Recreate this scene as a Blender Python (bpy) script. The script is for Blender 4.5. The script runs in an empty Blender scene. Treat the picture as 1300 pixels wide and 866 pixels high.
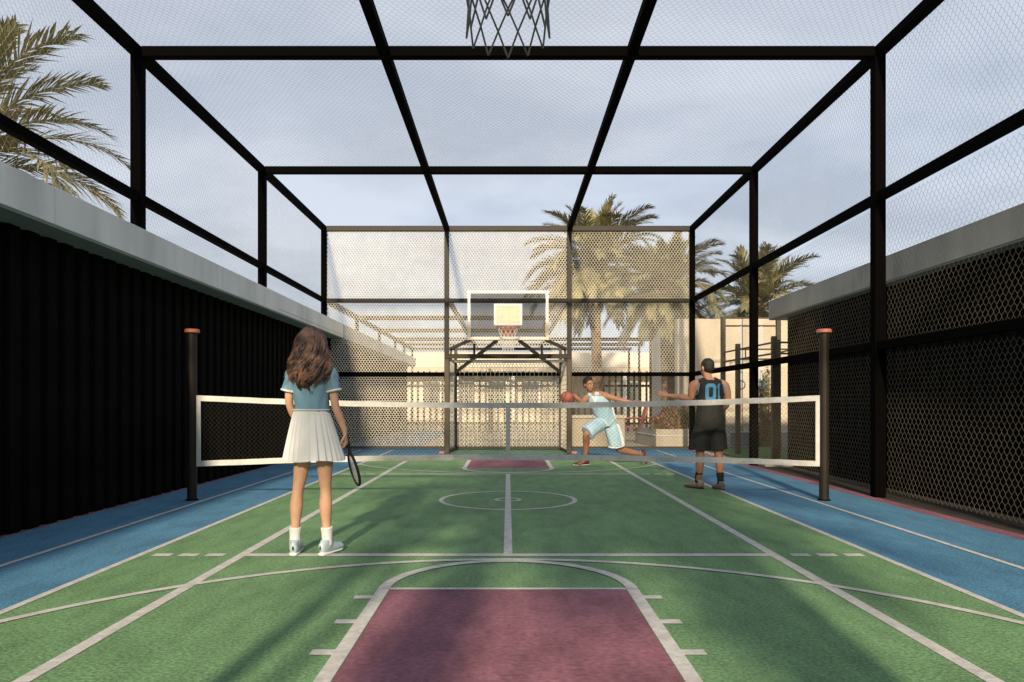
import bpy, bmesh, math, random
import numpy as np
from mathutils import Vector, Matrix, noise
from mathutils.bvhtree import BVHTree

random.seed(7)
R = math.radians
C = bpy.context.scene.collection
S = bpy.context.scene

# ------------------------------------------------------------------ camera
cam = bpy.data.cameras.new('camera')
cam_o = bpy.data.objects.new('camera', cam)
C.objects.link(cam_o)
cam_o.location = (0, 0, 1.15)
cam_o.rotation_euler = (R(90), 0, 0)
cam.sensor_width = 36
cam.lens = 908 / 1300 * 36
cam.shift_x = 5 / 1300
cam.shift_y = 78 / 1300
cam.clip_start = 0.05
cam.clip_end = 3000
S.camera = cam_o

# ------------------------------------------------------------------ sun and sky
SUN_EL = R(23)
SUN_DIR = Vector((0.09, 1, 0)).normalized() * math.cos(SUN_EL) - Vector((0, 0, math.sin(SUN_EL)))
sun = bpy.data.lights.new('sun', 'SUN')
sun.energy = 3.75
sun.angle = R(2.2)
sun.color = (1.0, 0.83, 0.59)
sun_o = bpy.data.objects.new('sun', sun)
C.objects.link(sun_o)
sun_o.location = (-4, -30, 14)
sun_o.rotation_euler = SUN_DIR.to_track_quat('-Z', 'Y').to_euler()

world = bpy.data.worlds.new('World')
S.world = world
world.use_nodes = True
nt = world.node_tree
nt.nodes.clear()
N = nt.nodes.new
L = nt.links.new
out = N('ShaderNodeOutputWorld')
bg = N('ShaderNodeBackground')
bg.inputs['Strength'].default_value = 0.13
sky = N('ShaderNodeTexSky')
sky.sky_type = 'NISHITA'
sky.sun_disc = False
sky.sun_elevation = SUN_EL
sky.sun_rotation = math.atan2(-SUN_DIR.x, -SUN_DIR.y)
sky.air_density = 1.0
sky.dust_density = 1.2
sky.ozone_density = 1.5
tc = N('ShaderNodeTexCoord')
sep = N('ShaderNodeSeparateXYZ')
L(tc.outputs['Generated'], sep.inputs[0])
zc = N('ShaderNodeMath'); zc.operation = 'MAXIMUM'; zc.inputs[1].default_value = 0.0
L(sep.outputs['Z'], zc.inputs[0])
za = N('ShaderNodeMath'); za.operation = 'ADD'; za.inputs[1].default_value = 0.22
L(zc.outputs[0], za.inputs[0])
dx = N('ShaderNodeMath'); dx.operation = 'DIVIDE'
dy = N('ShaderNodeMath'); dy.operation = 'DIVIDE'
L(sep.outputs['X'], dx.inputs[0]); L(za.outputs[0], dx.inputs[1])
L(sep.outputs['Y'], dy.inputs[0]); L(za.outputs[0], dy.inputs[1])
cmb = N('ShaderNodeCombineXYZ')
L(dx.outputs[0], cmb.inputs[0]); L(dy.outputs[0], cmb.inputs[1])
ns = N('ShaderNodeTexNoise')
ns.inputs['Scale'].default_value = 1.1
ns.inputs['Detail'].default_value = 5
ns.inputs['Roughness'].default_value = 0.5
ns.inputs['Distortion'].default_value = 0.25
L(cmb.outputs[0], ns.inputs['Vector'])
rmp = N('ShaderNodeValToRGB')
rmp.color_ramp.elements[0].position = 0.36
rmp.color_ramp.elements[0].color = (0.86, 0.86, 0.86, 1)
rmp.color_ramp.elements[1].position = 0.68
rmp.color_ramp.elements[1].color = (0.97, 0.97, 0.97, 1)
L(ns.outputs['Fac'], rmp.inputs[0])
mx = N('ShaderNodeMix'); mx.data_type = 'RGBA'
ns2 = N('ShaderNodeTexNoise')
ns2.inputs['Scale'].default_value = 1.5
ns2.inputs['Detail'].default_value = 7
ns2.inputs['Roughness'].default_value = 0.55
ns2.inputs['Distortion'].default_value = 0.2
off = N('ShaderNodeMapping'); off.inputs['Location'].default_value = (-2.4, 3.3, 0); off.inputs['Scale'].default_value = (.9, 1.15, 1)
L(cmb.outputs[0], off.inputs['Vector']); L(off.outputs[0], ns2.inputs['Vector'])
rmp2 = N('ShaderNodeValToRGB')
rmp2.color_ramp.elements[0].position = 0.40
rmp2.color_ramp.elements[0].color = (2.30, 2.52, 2.92, 1)    # blue grey bank
rmp2.color_ramp.elements[1].position = 0.62
rmp2.color_ramp.elements[1].color = (3.10, 3.28, 3.66, 1)    # pale thin cloud
L(ns2.outputs['Fac'], rmp2.inputs[0]); L(rmp2.outputs[0], mx.inputs['B'])
L(rmp.outputs[0], mx.inputs['Factor'])
L(sky.outputs[0], mx.inputs['A'])
L(mx.outputs['Result'], bg.inputs['Color'])
L(bg.outputs[0], out.inputs[0])

S.view_settings.view_transform = 'Standard'
S.view_settings.look = 'None'
S.view_settings.gamma = 1
S.view_settings.exposure = 0.82

# ------------------------------------------------------------------ materials
def mat(name, col, rough=0.6, var=0.0, scale=6.0, bump=0.0, bscale=None, metal=0.0, col2=None, spec=0.4, detail=4, lo=.35, hi=.65, coord='Object'):
    m = bpy.data.materials.new(name)
    m.use_nodes = True
    t = m.node_tree
    b = t.nodes['Principled BSDF']
    b.inputs['Roughness'].default_value = rough
    b.inputs['Metallic'].default_value = metal
    b.inputs['Specular IOR Level'].default_value = spec
    c1 = tuple(col) + (1,)
    b.inputs['Base Color'].default_value = c1
    co = t.nodes.new('ShaderNodeTexCoord')
    if var > 0 or col2 is not None:
        n = t.nodes.new('ShaderNodeTexNoise')
        n.inputs['Scale'].default_value = scale
        n.inputs['Detail'].default_value = detail
        t.links.new(co.outputs[coord], n.inputs['Vector'])
        r = t.nodes.new('ShaderNodeValToRGB')
        if col2 is None:
            col2 = tuple(min(1, x * (1 + var)) for x in col)
            c1 = tuple(x * (1 - var) for x in col) + (1,)
        r.color_ramp.elements[0].position = lo
        r.color_ramp.elements[1].position = hi
        r.color_ramp.elements[0].color = c1
        r.color_ramp.elements[1].color = tuple(col2) + (1,)
        t.links.new(n.outputs['Fac'], r.inputs[0])
        t.links.new(r.outputs[0], b.inputs['Base Color'])
    if bump > 0:
        n2 = t.nodes.new('ShaderNodeTexNoise')
        n2.inputs['Scale'].default_value = bscale or scale
        n2.inputs['Detail'].default_value = 3
        t.links.new(co.outputs[coord], n2.inputs['Vector'])
        bp = t.nodes.new('ShaderNodeBump')
        bp.inputs['Strength'].default_value = bump
        bp.inputs['Distance'].default_value = 0.01
        t.links.new(n2.outputs['Fac'], bp.inputs['Height'])
        t.links.new(bp.outputs[0], b.inputs['Normal'])
    return m

def court_mat(name, col, grain, wear, gscale=55):
    """sprayed rubber granules: fine grain plus broad wear"""
    m = mat(name, col, rough=0.8, bump=0.55, bscale=gscale, spec=0.25)
    t = m.node_tree
    b = t.nodes['Principled BSDF']
    co = t.nodes.new('ShaderNodeTexCoord')
    n1 = t.nodes.new('ShaderNodeTexNoise'); n1.inputs['Scale'].default_value = gscale; n1.inputs['Detail'].default_value = 3
    n2 = t.nodes.new('ShaderNodeTexNoise'); n2.inputs['Scale'].default_value = 1.3; n2.inputs['Detail'].default_value = 6
    r1 = t.nodes.new('ShaderNodeMapRange'); r1.inputs[1].default_value = .3; r1.inputs[2].default_value = .7
    r1.inputs[3].default_value = 1 - grain; r1.inputs[4].default_value = 1 + grain
    r2 = t.nodes.new('ShaderNodeMapRange'); r2.inputs[1].default_value = .3; r2.inputs[2].default_value = .7
    r2.inputs[3].default_value = 1 - wear; r2.inputs[4].default_value = 1 + wear
    mu = t.nodes.new('ShaderNodeMath'); mu.operation = 'MULTIPLY'
    vm = t.nodes.new('ShaderNodeVectorMath'); vm.operation = 'SCALE'
    vm.inputs[0].default_value = col
    for n in (n1, n2):
        t.links.new(co.outputs['Object'], n.inputs['Vector'])
    t.links.new(n1.outputs['Fac'], r1.inputs[0]); t.links.new(n2.outputs['Fac'], r2.inputs[0])
    t.links.new(r1.outputs[0], mu.inputs[0]); t.links.new(r2.outputs[0], mu.inputs[1])
    t.links.new(mu.outputs[0], vm.inputs['Scale'])
    t.links.new(vm.outputs[0], b.inputs['Base Color'])
    return m

M = {}
M['green'] = court_mat('court green rubber', (0.140, 0.262, 0.124), .36, .10)
M['blue'] = court_mat('court blue rubber', (0.075, 0.205, 0.330), .34, .10)
M['purple'] = court_mat('court maroon rubber', (0.235, 0.100, 0.132), .22, .22, 34)
M['line'] = mat('line paint', (0.52, 0.51, 0.49), .75, .10, 30, .25, 80)
M['pave'] = mat('pale paving', (0.42, 0.37, 0.29), .85, .14, 1.5, .2, 25)
M['soil'] = mat('dark soil', (0.032, 0.026, 0.019), .95, .3, 9, .6, 30)
M['concrete'] = mat('pale concrete', (0.40, 0.38, 0.34), .85, .10, 3, .15, 30)
M['black'] = mat('black powder coat', (0.0022, 0.0020, 0.0018), .9, .1, 20, spec=.02)
M['bronze'] = mat('dark bronze paint', (0.050, 0.038, 0.022), .5, .12, 20, spec=.35)
M['cagebronze'] = mat('dark bronze and sunlit frame', (0.020, 0.015, 0.010), .55, .15, 12, spec=.25)  # also lends the rear roof beam its sunlit tone
M['wallblack'] = mat('black corrugated sheet', (0.0046, 0.0042, 0.0038), .85, .25, 3, .1, 30, spec=.03)
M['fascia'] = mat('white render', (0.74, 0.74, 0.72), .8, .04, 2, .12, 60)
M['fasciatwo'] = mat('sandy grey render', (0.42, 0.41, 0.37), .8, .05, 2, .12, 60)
M['soffit'] = mat('grey green soffit', (0.21, 0.24, 0.22), .85, .06, 3)
M['wire'] = mat('galvanised wire', (0.25, 0.215, 0.15), .55, .15, 5, spec=.2)
M['sunwire'] = mat('sunlit cream wire', (0.84, 0.77, 0.64), .6, .08, 4, spec=.3)  # sunlight on the far fence is put into this wire colour
M['netstring'] = mat('dark net string', (0.05, 0.042, 0.032), .9)
M['tape'] = mat('white net tape', (0.58, 0.57, 0.54), .8, .06, 25, .15, 90)
M['copper'] = mat('coral painted metal', (0.42, 0.13, 0.085), .5, .15, 15)
M['hoopnet'] = mat('white hoop cord', (0.60, 0.55, 0.46), .85)
M['shadecord'] = mat('hoop cord in shade tone', (0.17, 0.19, 0.155), .85, .2, 30)  # hoop cord with the near net's shade put into its colour
M['white'] = mat('white paint', (0.66, 0.64, 0.59), .5, .04, 10)
M['beige'] = mat('beige pad', (0.58, 0.50, 0.37), .7, .05, 10)
M['cream'] = mat('cream render', (0.53, 0.46, 0.36), .9, .07, 1.2, .15, 30)
M['creamtwo'] = mat('pale plaster', (0.62, 0.56, 0.47), .9, .06, 1.0, .12, 25)
M['grey'] = mat('grey concrete and shaded render', (0.30, 0.30, 0.29), .9, .1, 3, .2, 30)
M['turf'] = mat('artificial turf', (0.035, 0.105, 0.03), .9, .3, 25, .8, 120)
M['leaf'] = mat('palm leaf', (0.31, 0.27, 0.135), .6, col2=(0.165, 0.170, 0.085), scale=2.2, spec=.3)
M['leafdry'] = mat('dry palm leaf', (0.30, 0.22, 0.105), .75, .2, 3, spec=.2)
M['trunk'] = mat('palm trunk', (0.185, 0.130, 0.085), .95, .35, 8, .7, 25)
M['shrub'] = mat('shrub leaf', (0.135, 0.120, 0.048), .7, .35, 7, spec=.3)
M['flower'] = mat('pink flower', (0.50, 0.14, 0.18), .7, .2, 9)
M['window'] = mat('dark window glass', (0.10, 0.12, 0.13), .15, spec=.6)
M['skin'] = mat('light skin', (0.56, 0.33, 0.22), .6, .12, 6, spec=.3)
M['skintwo'] = mat('tan skin', (0.44, 0.22, 0.135), .6, .12, 6, spec=.3)
M['skinthree'] = mat('brown skin', (0.30, 0.145, 0.085), .55, .12, 6, spec=.35)
M['hair'] = mat('long brown hair', (0.028, 0.017, 0.012), .5, col2=(0.215, 0.110, 0.078), scale=13, spec=.5, lo=.38, hi=.66)
M['hairdark'] = mat('short dark hair', (0.012, 0.010, 0.008), .7, .3, 40, .6, 90)
M['shirt'] = mat('blue cotton', (0.150, 0.285, 0.385), .85, .06, 6, .2, 120)
M['cloth'] = mat('white cotton', (0.64, 0.66, 0.67), .85, .03, 8, .15, 120)
M['shoewhite'] = mat('pale blue white shoe', (0.40, 0.50, 0.57), .7, .12, 18)
M['jersey'] = mat('black jersey', (0.016, 0.016, 0.015), .8, .1, 8, .15, 150)
M['jerseyblue'] = mat('sky blue jersey', (0.33, 0.50, 0.60), .8, .06, 8, .15, 150)
M['digit'] = mat('blue print', (0.06, 0.24, 0.42), .7)
M['shoered'] = mat('maroon shoe', (0.10, 0.028, 0.03), .6, .2, 20)
M['shoegrey'] = mat('grey shoe', (0.28, 0.22, 0.19), .7, .35, 30)
M['ball'] = mat('orange leather ball', (0.26, 0.075, 0.055), .65, .15, 25, .4, 160)
M['rubber'] = mat('black rubber', (0.01, 0.01, 0.01), .7)
M['eye'] = mat('eye white', (0.6, 0.58, 0.55), .3)
M['lip'] = mat('lip', (0.25, 0.08, 0.07), .6)
M['teal'] = mat('teal plastic', (0.05, 0.32, 0.40), .4)
M['strap'] = mat('pale blue strap', (0.42, 0.50, 0.56), .8)
M['coral'] = mat('coral plastic', (0.46, 0.135, 0.10), .5, .1, 9)
M['stringbed'] = mat('racket string', (0.55, 0.55, 0.52), .6)

g = bpy.data.materials.new('tinted board glass')
g.use_nodes = True
t = g.node_tree
t.nodes.clear()
o_ = t.nodes.new('ShaderNodeOutputMaterial')
tr = t.nodes.new('ShaderNodeBsdfTransparent'); tr.inputs[0].default_value = (.60, .60, .595, 1)
gl = t.nodes.new('ShaderNodeBsdfGlossy'); gl.inputs['Roughness'].default_value = .08; gl.inputs[0].default_value = (.8, .8, .8, 1)
fr = t.nodes.new('ShaderNodeFresnel'); fr.inputs[0].default_value = 1.5
ms = t.nodes.new('ShaderNodeMixShader')
t.links.new(fr.outputs[0], ms.inputs[0]); t.links.new(tr.outputs[0], ms.inputs[1]); t.links.new(gl.outputs[0], ms.inputs[2])
t.links.new(ms.outputs[0], o_.inputs[0])
M['glass'] = g

def weather(m, amt, sc=(1.2, 2.6, .5)):
    """rain streaks: noise drawn out downwards, multiplied on the base colour"""
    t = m.node_tree; b = t.nodes['Principled BSDF']
    src = b.inputs['Base Color'].links[0].from_socket
    co = t.nodes.new('ShaderNodeTexCoord'); mp = t.nodes.new('ShaderNodeMapping'); mp.inputs['Scale'].default_value = sc
    n = t.nodes.new('ShaderNodeTexNoise'); n.inputs['Scale'].default_value = 1.0; n.inputs['Detail'].default_value = 6
    r = t.nodes.new('ShaderNodeMapRange'); r.inputs[1].default_value = .42; r.inputs[2].default_value = .7; r.inputs[3].default_value = 1; r.inputs[4].default_value = 1 - amt
    v = t.nodes.new('ShaderNodeVectorMath'); v.operation = 'SCALE'
    t.links.new(co.outputs['Object'], mp.inputs['Vector']); t.links.new(mp.outputs[0], n.inputs['Vector']); t.links.new(n.outputs['Fac'], r.inputs[0])
    t.links.new(src, v.inputs[0]); t.links.new(r.outputs[0], v.inputs['Scale']); t.links.new(v.outputs[0], b.inputs['Base Color'])
weather(M['fascia'], .22); weather(M['fasciatwo'], .25); weather(M['cream'], .18, (3.5, 3.5, .35)); weather(M['line'], .22, (9, 9, 9)); weather(M['tape'], .15, (6, 6, 6))
for k, a in (('green', .24), ('blue', .20), ('purple', .32)):
    weather(M[k], a, (7, 2.6, 1))

# ------------------------------------------------------------------ object helpers
def link(name, me, m=None, parent=None, loc=None, smooth=False, kind=None):
    o = bpy.data.objects.new(name, me)
    C.objects.link(o)
    if m is not None and not me.materials:
        me.materials.append(M[m] if isinstance(m, str) else m)
    if parent:
        o.parent = parent
    if loc is not None:
        o.location = loc
    if smooth:
        me.polygons.foreach_set('use_smooth', [True] * len(me.polygons))
    if kind:
        o['kind'] = kind
    return o

def obj(name, bm, m, parent=None, world=True, smooth=False, kind=None, loc=None):
    """bm in world coordinates (world=True) or in the parent's local ones"""
    if world and parent is not None:
        p = Vector((0, 0, 0)); q = parent
        while q is not None:
            p += q.location; q = q.parent
        bmesh.ops.translate(bm, verts=bm.verts, vec=-p)
    if loc is not None:
        bmesh.ops.translate(bm, verts=bm.verts, vec=-Vector(loc))
    me = bpy.data.meshes.new(name)
    bm.to_mesh(me)
    bm.free()
    return link(name, me, m, parent, loc, smooth, kind)

def thing(name, label, cat, loc=(0, 0, 0), group=None, rz=0):
    o = bpy.data.objects.new(name, None)
    C.objects.link(o)
    o.empty_display_size = .2
    o.location = loc
    o.rotation_euler = (0, 0, rz)
    o['label'] = label; o['category'] = cat
    if group:
        o['group'] = group
    return o

def tag(o, label, cat, group=None):
    o['label'] = label; o['category'] = cat
    if group:
        o['group'] = group
    return o

def BM():
    return bmesh.new()

def box(bm, x0, x1, y0, y1, z0, z1, bev=0.0):
    vs = [bm.verts.new((x, y, z)) for z in (z0, z1) for y in (y0, y1) for x in (x0, x1)]
    fs = [(0, 2, 3, 1), (4, 5, 7, 6), (0, 1, 5, 4), (2, 6, 7, 3), (0, 4, 6, 2), (1, 3, 7, 5)]
    faces = [bm.faces.new([vs[i] for i in f]) for f in fs]
    if bev > 0:
        es = list({e for f in faces for e in f.edges})
        bmesh.ops.bevel(bm, geom=es, offset=bev, segments=2, affect='EDGES', profile=.5)
    return bm

def beam(bm, a, b, w, h=None, bev=0.0, up=(0, 0, 1)):
    """rectangular bar from a to b, w wide and h high"""
    h = h or w
    a = Vector(a); b = Vector(b); d = (b - a).normalized(); up = Vector(up)
    if abs(d.dot(up)) > .95:
        up = Vector((0, 1, 0))
    s = d.cross(up).normalized(); u = s.cross(d)
    ring = lambda p: [bm.verts.new(p + s * i * w / 2 + u * j * h / 2) for i, j in ((-1, -1), (1, -1), (1, 1), (-1, 1))]
    A = ring(a); B = ring(b)
    fs = [bm.faces.new([A[i], A[(i + 1) % 4], B[(i + 1) % 4], B[i]]) for i in range(4)]
    fs.append(bm.faces.new(A[::-1])); fs.append(bm.faces.new(B))
    if bev > 0:
        es = list({e for f in fs for e in f.edges})
        bmesh.ops.bevel(bm, geom=es, offset=bev, segments=2, affect='EDGES', profile=.5)
    return bm

def cat(pts, n):
    """Catmull-Rom through a list of tuples"""
    P = [np.array(p, float) for p in pts]
    if len(P) < 3 or n <= 1:
        return P
    out = []
    for i in range(len(P) - 1):
        p0 = P[max(i - 1, 0)]; p1 = P[i]; p2 = P[i + 1]; p3 = P[min(i + 2, len(P) - 1)]
        for k in range(n):
            u = k / n
            out.append(.5 * (2 * p1 + (p2 - p0) * u + (2 * p0 - 5 * p1 + 4 * p2 - p3) * u * u + (3 * p1 - p0 - 3 * p2 + p3) * u ** 3))
    out.append(P[-1])
    return out

def tube(bm, pts, rs, seg=10, sub=1, ref=None, cap=.5, closed=False):
    """tapered tube; r may be a number or (a, b): a along ref, b across"""
    rr = [(r, r) if not isinstance(r, (tuple, list)) else r for r in rs]
    data = [tuple(p) + tuple(r) for p, r in zip(pts, rr)]
    data = cat(data, sub)
    P = [Vector(d[:3]) for d in data]
    n = len(P)
    ref_v = Vector(ref) if ref else None
    prev = None
    rings = []
    for i, p in enumerate(P):
        if closed:
            tg = P[(i + 1) % n] - P[i - 1]
        else:
            tg = P[min(i + 1, n - 1)] - P[max(i - 1, 0)]
        tg = tg.normalized() if tg.length > 1e-9 else Vector((0, 0, 1))
        if ref_v is not None:
            u = ref_v - tg * ref_v.dot(tg)
        elif prev is None:
            a = Vector((0, 0, 1)) if abs(tg.z) < .9 else Vector((1, 0, 0))
            u = a - tg * a.dot(tg)
        else:
            u = prev - tg * prev.dot(tg)
        u = u.normalized(); prev = u
        v = tg.cross(u)
        a_, b_ = data[i][3], data[i][4]
        rings.append([bm.verts.new(p + u * a_ * math.cos(2 * math.pi * k / seg) + v * b_ * math.sin(2 * math.pi * k / seg)) for k in range(seg)])
    m = n if closed else n - 1
    for i in range(m):
        A = rings[i]; B = rings[(i + 1) % n]
        for k in range(seg):
            bm.faces.new((A[k], A[(k + 1) % seg], B[(k + 1) % seg], B[k]))
    if not closed:
        for e, (i, j) in enumerate(((0, 1), (n - 1, n - 2))):
            d = (P[i] - P[j]); d = d.normalized() if d.length > 1e-9 else Vector((0, 0, 1))
            c = bm.verts.new(P[i] + d * min(data[i][3], data[i][4]) * cap)
            A = rings[i]
            for k in range(seg):
                if e == 0:
                    bm.faces.new((A[(k + 1) % seg], A[k], c))
                else:
                    bm.faces.new((A[k], A[(k + 1) % seg], c))
    return rings

def ball(bm, c, rx, ry=None, rz=None, seg=16, rot=None):
    ry = ry or rx; rz = rz or rx
    mt = Matrix.Translation(Vector(c)) @ (rot.to_4x4() if rot else Matrix.Identity(4)) @ Matrix.Diagonal((rx, ry, rz, 1))
    bmesh.ops.create_uvsphere(bm, u_segments=seg, v_segments=seg // 2 + 2, radius=1, matrix=mt)

def disc_sheet(bm, pts, z):
    bm.faces.new([bm.verts.new((x, y, z)) for x, y in pts])

def rect(bm, x0, x1, y0, y1, z):
    disc_sheet(bm, [(x0, y0), (x1, y0), (x1, y1), (x0, y1)], z)

def arc(bm, cx, cy, r0, r1, a0, a1, z, n=64):
    prev = None
    for i in range(n + 1):
        a = a0 + (a1 - a0) * i / n
        p = bm.verts.new((cx + r0 * math.cos(a), cy + r0 * math.sin(a), z)); q = bm.verts.new((cx + r1 * math.cos(a), cy + r1 * math.sin(a), z))
        if prev:
            bm.faces.new((prev[0], prev[1], q, p))
        prev = (p, q)
    bmesh.ops.recalc_face_normals(bm, faces=bm.faces)
    for f in bm.faces:
        if f.normal.z < 0:
            f.normal_flip()

def wires(name, segs, r, k=3):
    """many short straight wires (list of point pairs) as one mesh"""
    a = np.array([s[0] for s in segs], float); b = np.array([s[1] for s in segs], float)
    d = b - a; d /= np.linalg.norm(d, axis=1)[:, None]
    up = np.where(np.abs(d[:, 2:3]) < .9, np.array([[0, 0, 1.]]), np.array([[1., 0, 0]]))
    u = np.cross(d, up); u /= np.linalg.norm(u, axis=1)[:, None]
    v = np.cross(d, u)
    n = len(a)
    V = np.zeros((n, 2 * k, 3))
    for i in range(k):
        an = 2 * math.pi * i / k
        off = (u * math.cos(an) + v * math.sin(an)) * r
        V[:, i] = a + off; V[:, k + i] = b + off
    F = np.zeros((n, k, 4), int)
    base = (np.arange(n) * 2 * k)[:, None]
    for i in range(k):
        j = (i + 1) % k
        F[:, i] = base + np.array([[i, j, k + j, k + i]])
    me = bpy.data.meshes.new(name)
    me.from_pydata(V.reshape(-1, 3).tolist(), [], F.reshape(-1, 4).tolist())
    return me

def hexnet(name, W, H, w, r, jit=0.0016, sag=-0.03):
    """hexagonal wire netting filling W x H in the local XZ plane, origin lower left"""
    v = .12 * w; u = .62 * w            # half length of the upright twist, top of the cell
    rng = random.Random(3)
    segs = []
    pitch = v + u
    rows = int(H / pitch) + 2; cols = int(W / w) + 2
    def bulge(t):                       # netting is never quite flat
        x = min(max(t[0], 0), W); z = min(max(t[1], 0), H)
        e = math.sin(math.pi * x / W) * math.sin(math.pi * z / H)
        return (x + rng.uniform(-jit, jit), e * sag * (1 + .8 * noise.noise(Vector((x * 1.3, 0, z * 1.3)))), z + rng.uniform(-jit, jit))
    memo = {}
    def node(t):
        k = (round(t[0], 4), round(t[1], 4))
        if k not in memo: memo[k] = bulge(t)
        return memo[k]
    for j in range(-1, rows):
        for i in range(-1, cols):
            cx = i * w + (w / 2 if j % 2 else 0); cz = j * pitch
            top = (cx, cz + u); ur = (cx + w / 2, cz + v); lr = (cx + w / 2, cz - v); ul = (cx - w / 2, cz + v)
            for p, q in ((ur, lr), (top, ur), (ul, top)):
                mxx = (p[0] + q[0]) / 2; mzz = (p[1] + q[1]) / 2
                if 0 <= mxx <= W and 0 <= mzz <= H:
                    segs.append((node(p), node(q)))
    return wires(name, segs, r)

# ------------------------------------------------------------------ ground and court (setting)
def sheet(name, x0, x1, y0, y1, z, m, parent=None):
    bm = BM(); rect(bm, x0, x1, y0, y1, z)
    return obj(name, bm, m, parent, kind='structure' if parent is None else None)

bm = BM(); rect(bm, -900, 900, -900, 1500, -0.012)
obj('ground', bm, 'pave', kind='structure')
court = sheet('court', -4.3, 4.3, -0.35, 17.46, 0.0, 'blue')
sheet('playing_area', -2.77, 2.77, 1.85, 15.0, 0.0015, 'green', court)
sheet('goal_area', -1.36, 1.36, 16.15, 17.4, 0.0015, 'green', court)
for x0, x1 in ((4.303, 4.47), (-4.47, -4.303)):
    sheet('border_strip', x0, x1, -0.35, 17.46, 0.0, 'purple', court)
for cy, s in ((1.85, 1), (15.0, -1)):
    y0, y1 = sorted((cy, cy + s * 2.53))
    sheet('key_area', -.725, .725, y0, y1, 0.003, 'purple', court)
ZL = 0.0045
def line(name, x0, x1, y0, y1, z=ZL):
    return sheet(name, x0, x1, y0, y1, z, 'line', court)
for s in (-1, 1):
    line('boundary_line', s * 2.77 - .027, s * 2.77 + .027, -0.3, 17.3)
    line('track_line', s * 3.56 - .025, s * 3.56 + .025, -0.3, 17.3)
    line('tram_line', s * 2.0 - .037, s * 2.0 + .037, 1.85, 15.0)
for y in (1.85, 15.0):
    line('base_line', -2.743, 2.743, y - .03, y + .03, ZL + .001)
for y in (5.38, 11.46):
    line('service_line', -1.963, 1.963, y - .045, y + .045, ZL)
    for s in (-1, 1):
        for a, b in ((2.13, 2.27), (2.33, 2.47), (2.53, 2.67)):
            x0, x1 = sorted((s * a, s * b))
            line('dash_line', x0, x1, y - .045, y + .045)
line('centre_line', -.033, .033, 5.425, 11.415)
bm = BM(); arc(bm, 0, 8.44, .76, .815, 0, 2 * math.pi, ZL + .001, 96); obj('centre_circle', bm, 'line', court)
bm = BM(); arc(bm, 0, 8.44, .115, .165, 0, 2 * math.pi, ZL + .001, 48); obj('centre_spot', bm, 'line', court)
for cy, s in ((2.1, 1), (14.74, -1)):
    bm = BM(); R3 = 3.12
    a = math.acos(2.742 / R3)
    aa = (a, math.pi - a) if s > 0 else (-(math.pi - a), -a)
    arc(bm, 0, cy, R3 - .03, R3 + .03, aa[0], aa[1], ZL + .002, 96); obj('three_point_arc', bm, 'line', court)
    ky = cy + s * 2.3
    bm = BM(); arc(bm, 0, ky, .728, .80, *((0, math.pi) if s > 0 else (-math.pi, 0)), ZL + .003, 64); obj('free_throw_arc', bm, 'line', court)
    line('free_throw_line', -.726, .726, min(ky - s * .02, ky + s * .02), max(ky - s * .02, ky + s * .02), ZL + .001)
    for q in (-1, 1):
        x0, x1 = sorted((q * .728, q * .80)); y0, y1 = sorted((ky, cy - s * .22))
        line('key_line', x0, x1, y0, y1, ZL + .001)
        for dd in (.19, .66, 1.12, 1.6):
            x0, x1 = sorted((q * .80, q * .905)); y = ky - s * dd
            line('lane_mark', x0, x1, y - .035, y + .035, ZL + .001)
# beyond the fence
sheet('soil_strip', 4.47, 5.20, -4, 13.2, -.004, 'soil')
sheet('running_track', -4.3, 4.9, 17.47, 18.4, 0.0, 'blue')
sheet('running_track', -4.32, -2.3, 18.41, 29, 0.0, 'blue')
sheet('turf', 4.75, 9.5, 13.6, 18.6, 0.0, 'turf')
bm = BM(); box(bm, 4.62, 5.25, 12.85, 13.55, -.02, .03, .008); obj('concrete_pad', bm, 'concrete', kind='structure')

# ------------------------------------------------------------------ side buildings: corrugated wall, fascia roof slab
PITCH = 0.26
def pleat_mesh(h):
    """one trapezoid rib, PITCH long in y, projecting to +x, h high (origin: foot, back corner)"""
    prof = [(0.0, 0.0), (0.0, .055), (.045, .085), (.045, .225), (0.0, PITCH)]
    bm = BM()
    lo = [bm.verts.new((x, y, 0)) for x, y in prof]; hi = [bm.verts.new((x, y, h)) for x, y in prof]
    lob = [bm.verts.new((-.02, y, 0)) for x, y in prof]; hib = [bm.verts.new((-.02, y, h)) for x, y in prof]
    for i in range(len(prof) - 1):
        bm.faces.new((lo[i], lo[i + 1], hi[i + 1], hi[i])); bm.faces.new((lob[i + 1], lob[i], hib[i], hib[i + 1]))
        bm.faces.new((lob[i], lob[i + 1], lo[i + 1], lo[i])); bm.faces.new((hi[i], hi[i + 1], hib[i + 1], hib[i]))
    bm.faces.new((lo[0], hi[0], hib[0], lob[0])); bm.faces.new((lo[-1], lob[-1], hib[-1], hi[-1]))
    bmesh.ops.recalc_face_normals(bm, faces=bm.faces)
    me = bpy.data.meshes.new('corrugated_panel'); bm.to_mesh(me); bm.free()
    me.materials.append(M['wallblack'])
    return me
PM = pleat_mesh(2.708)

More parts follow.
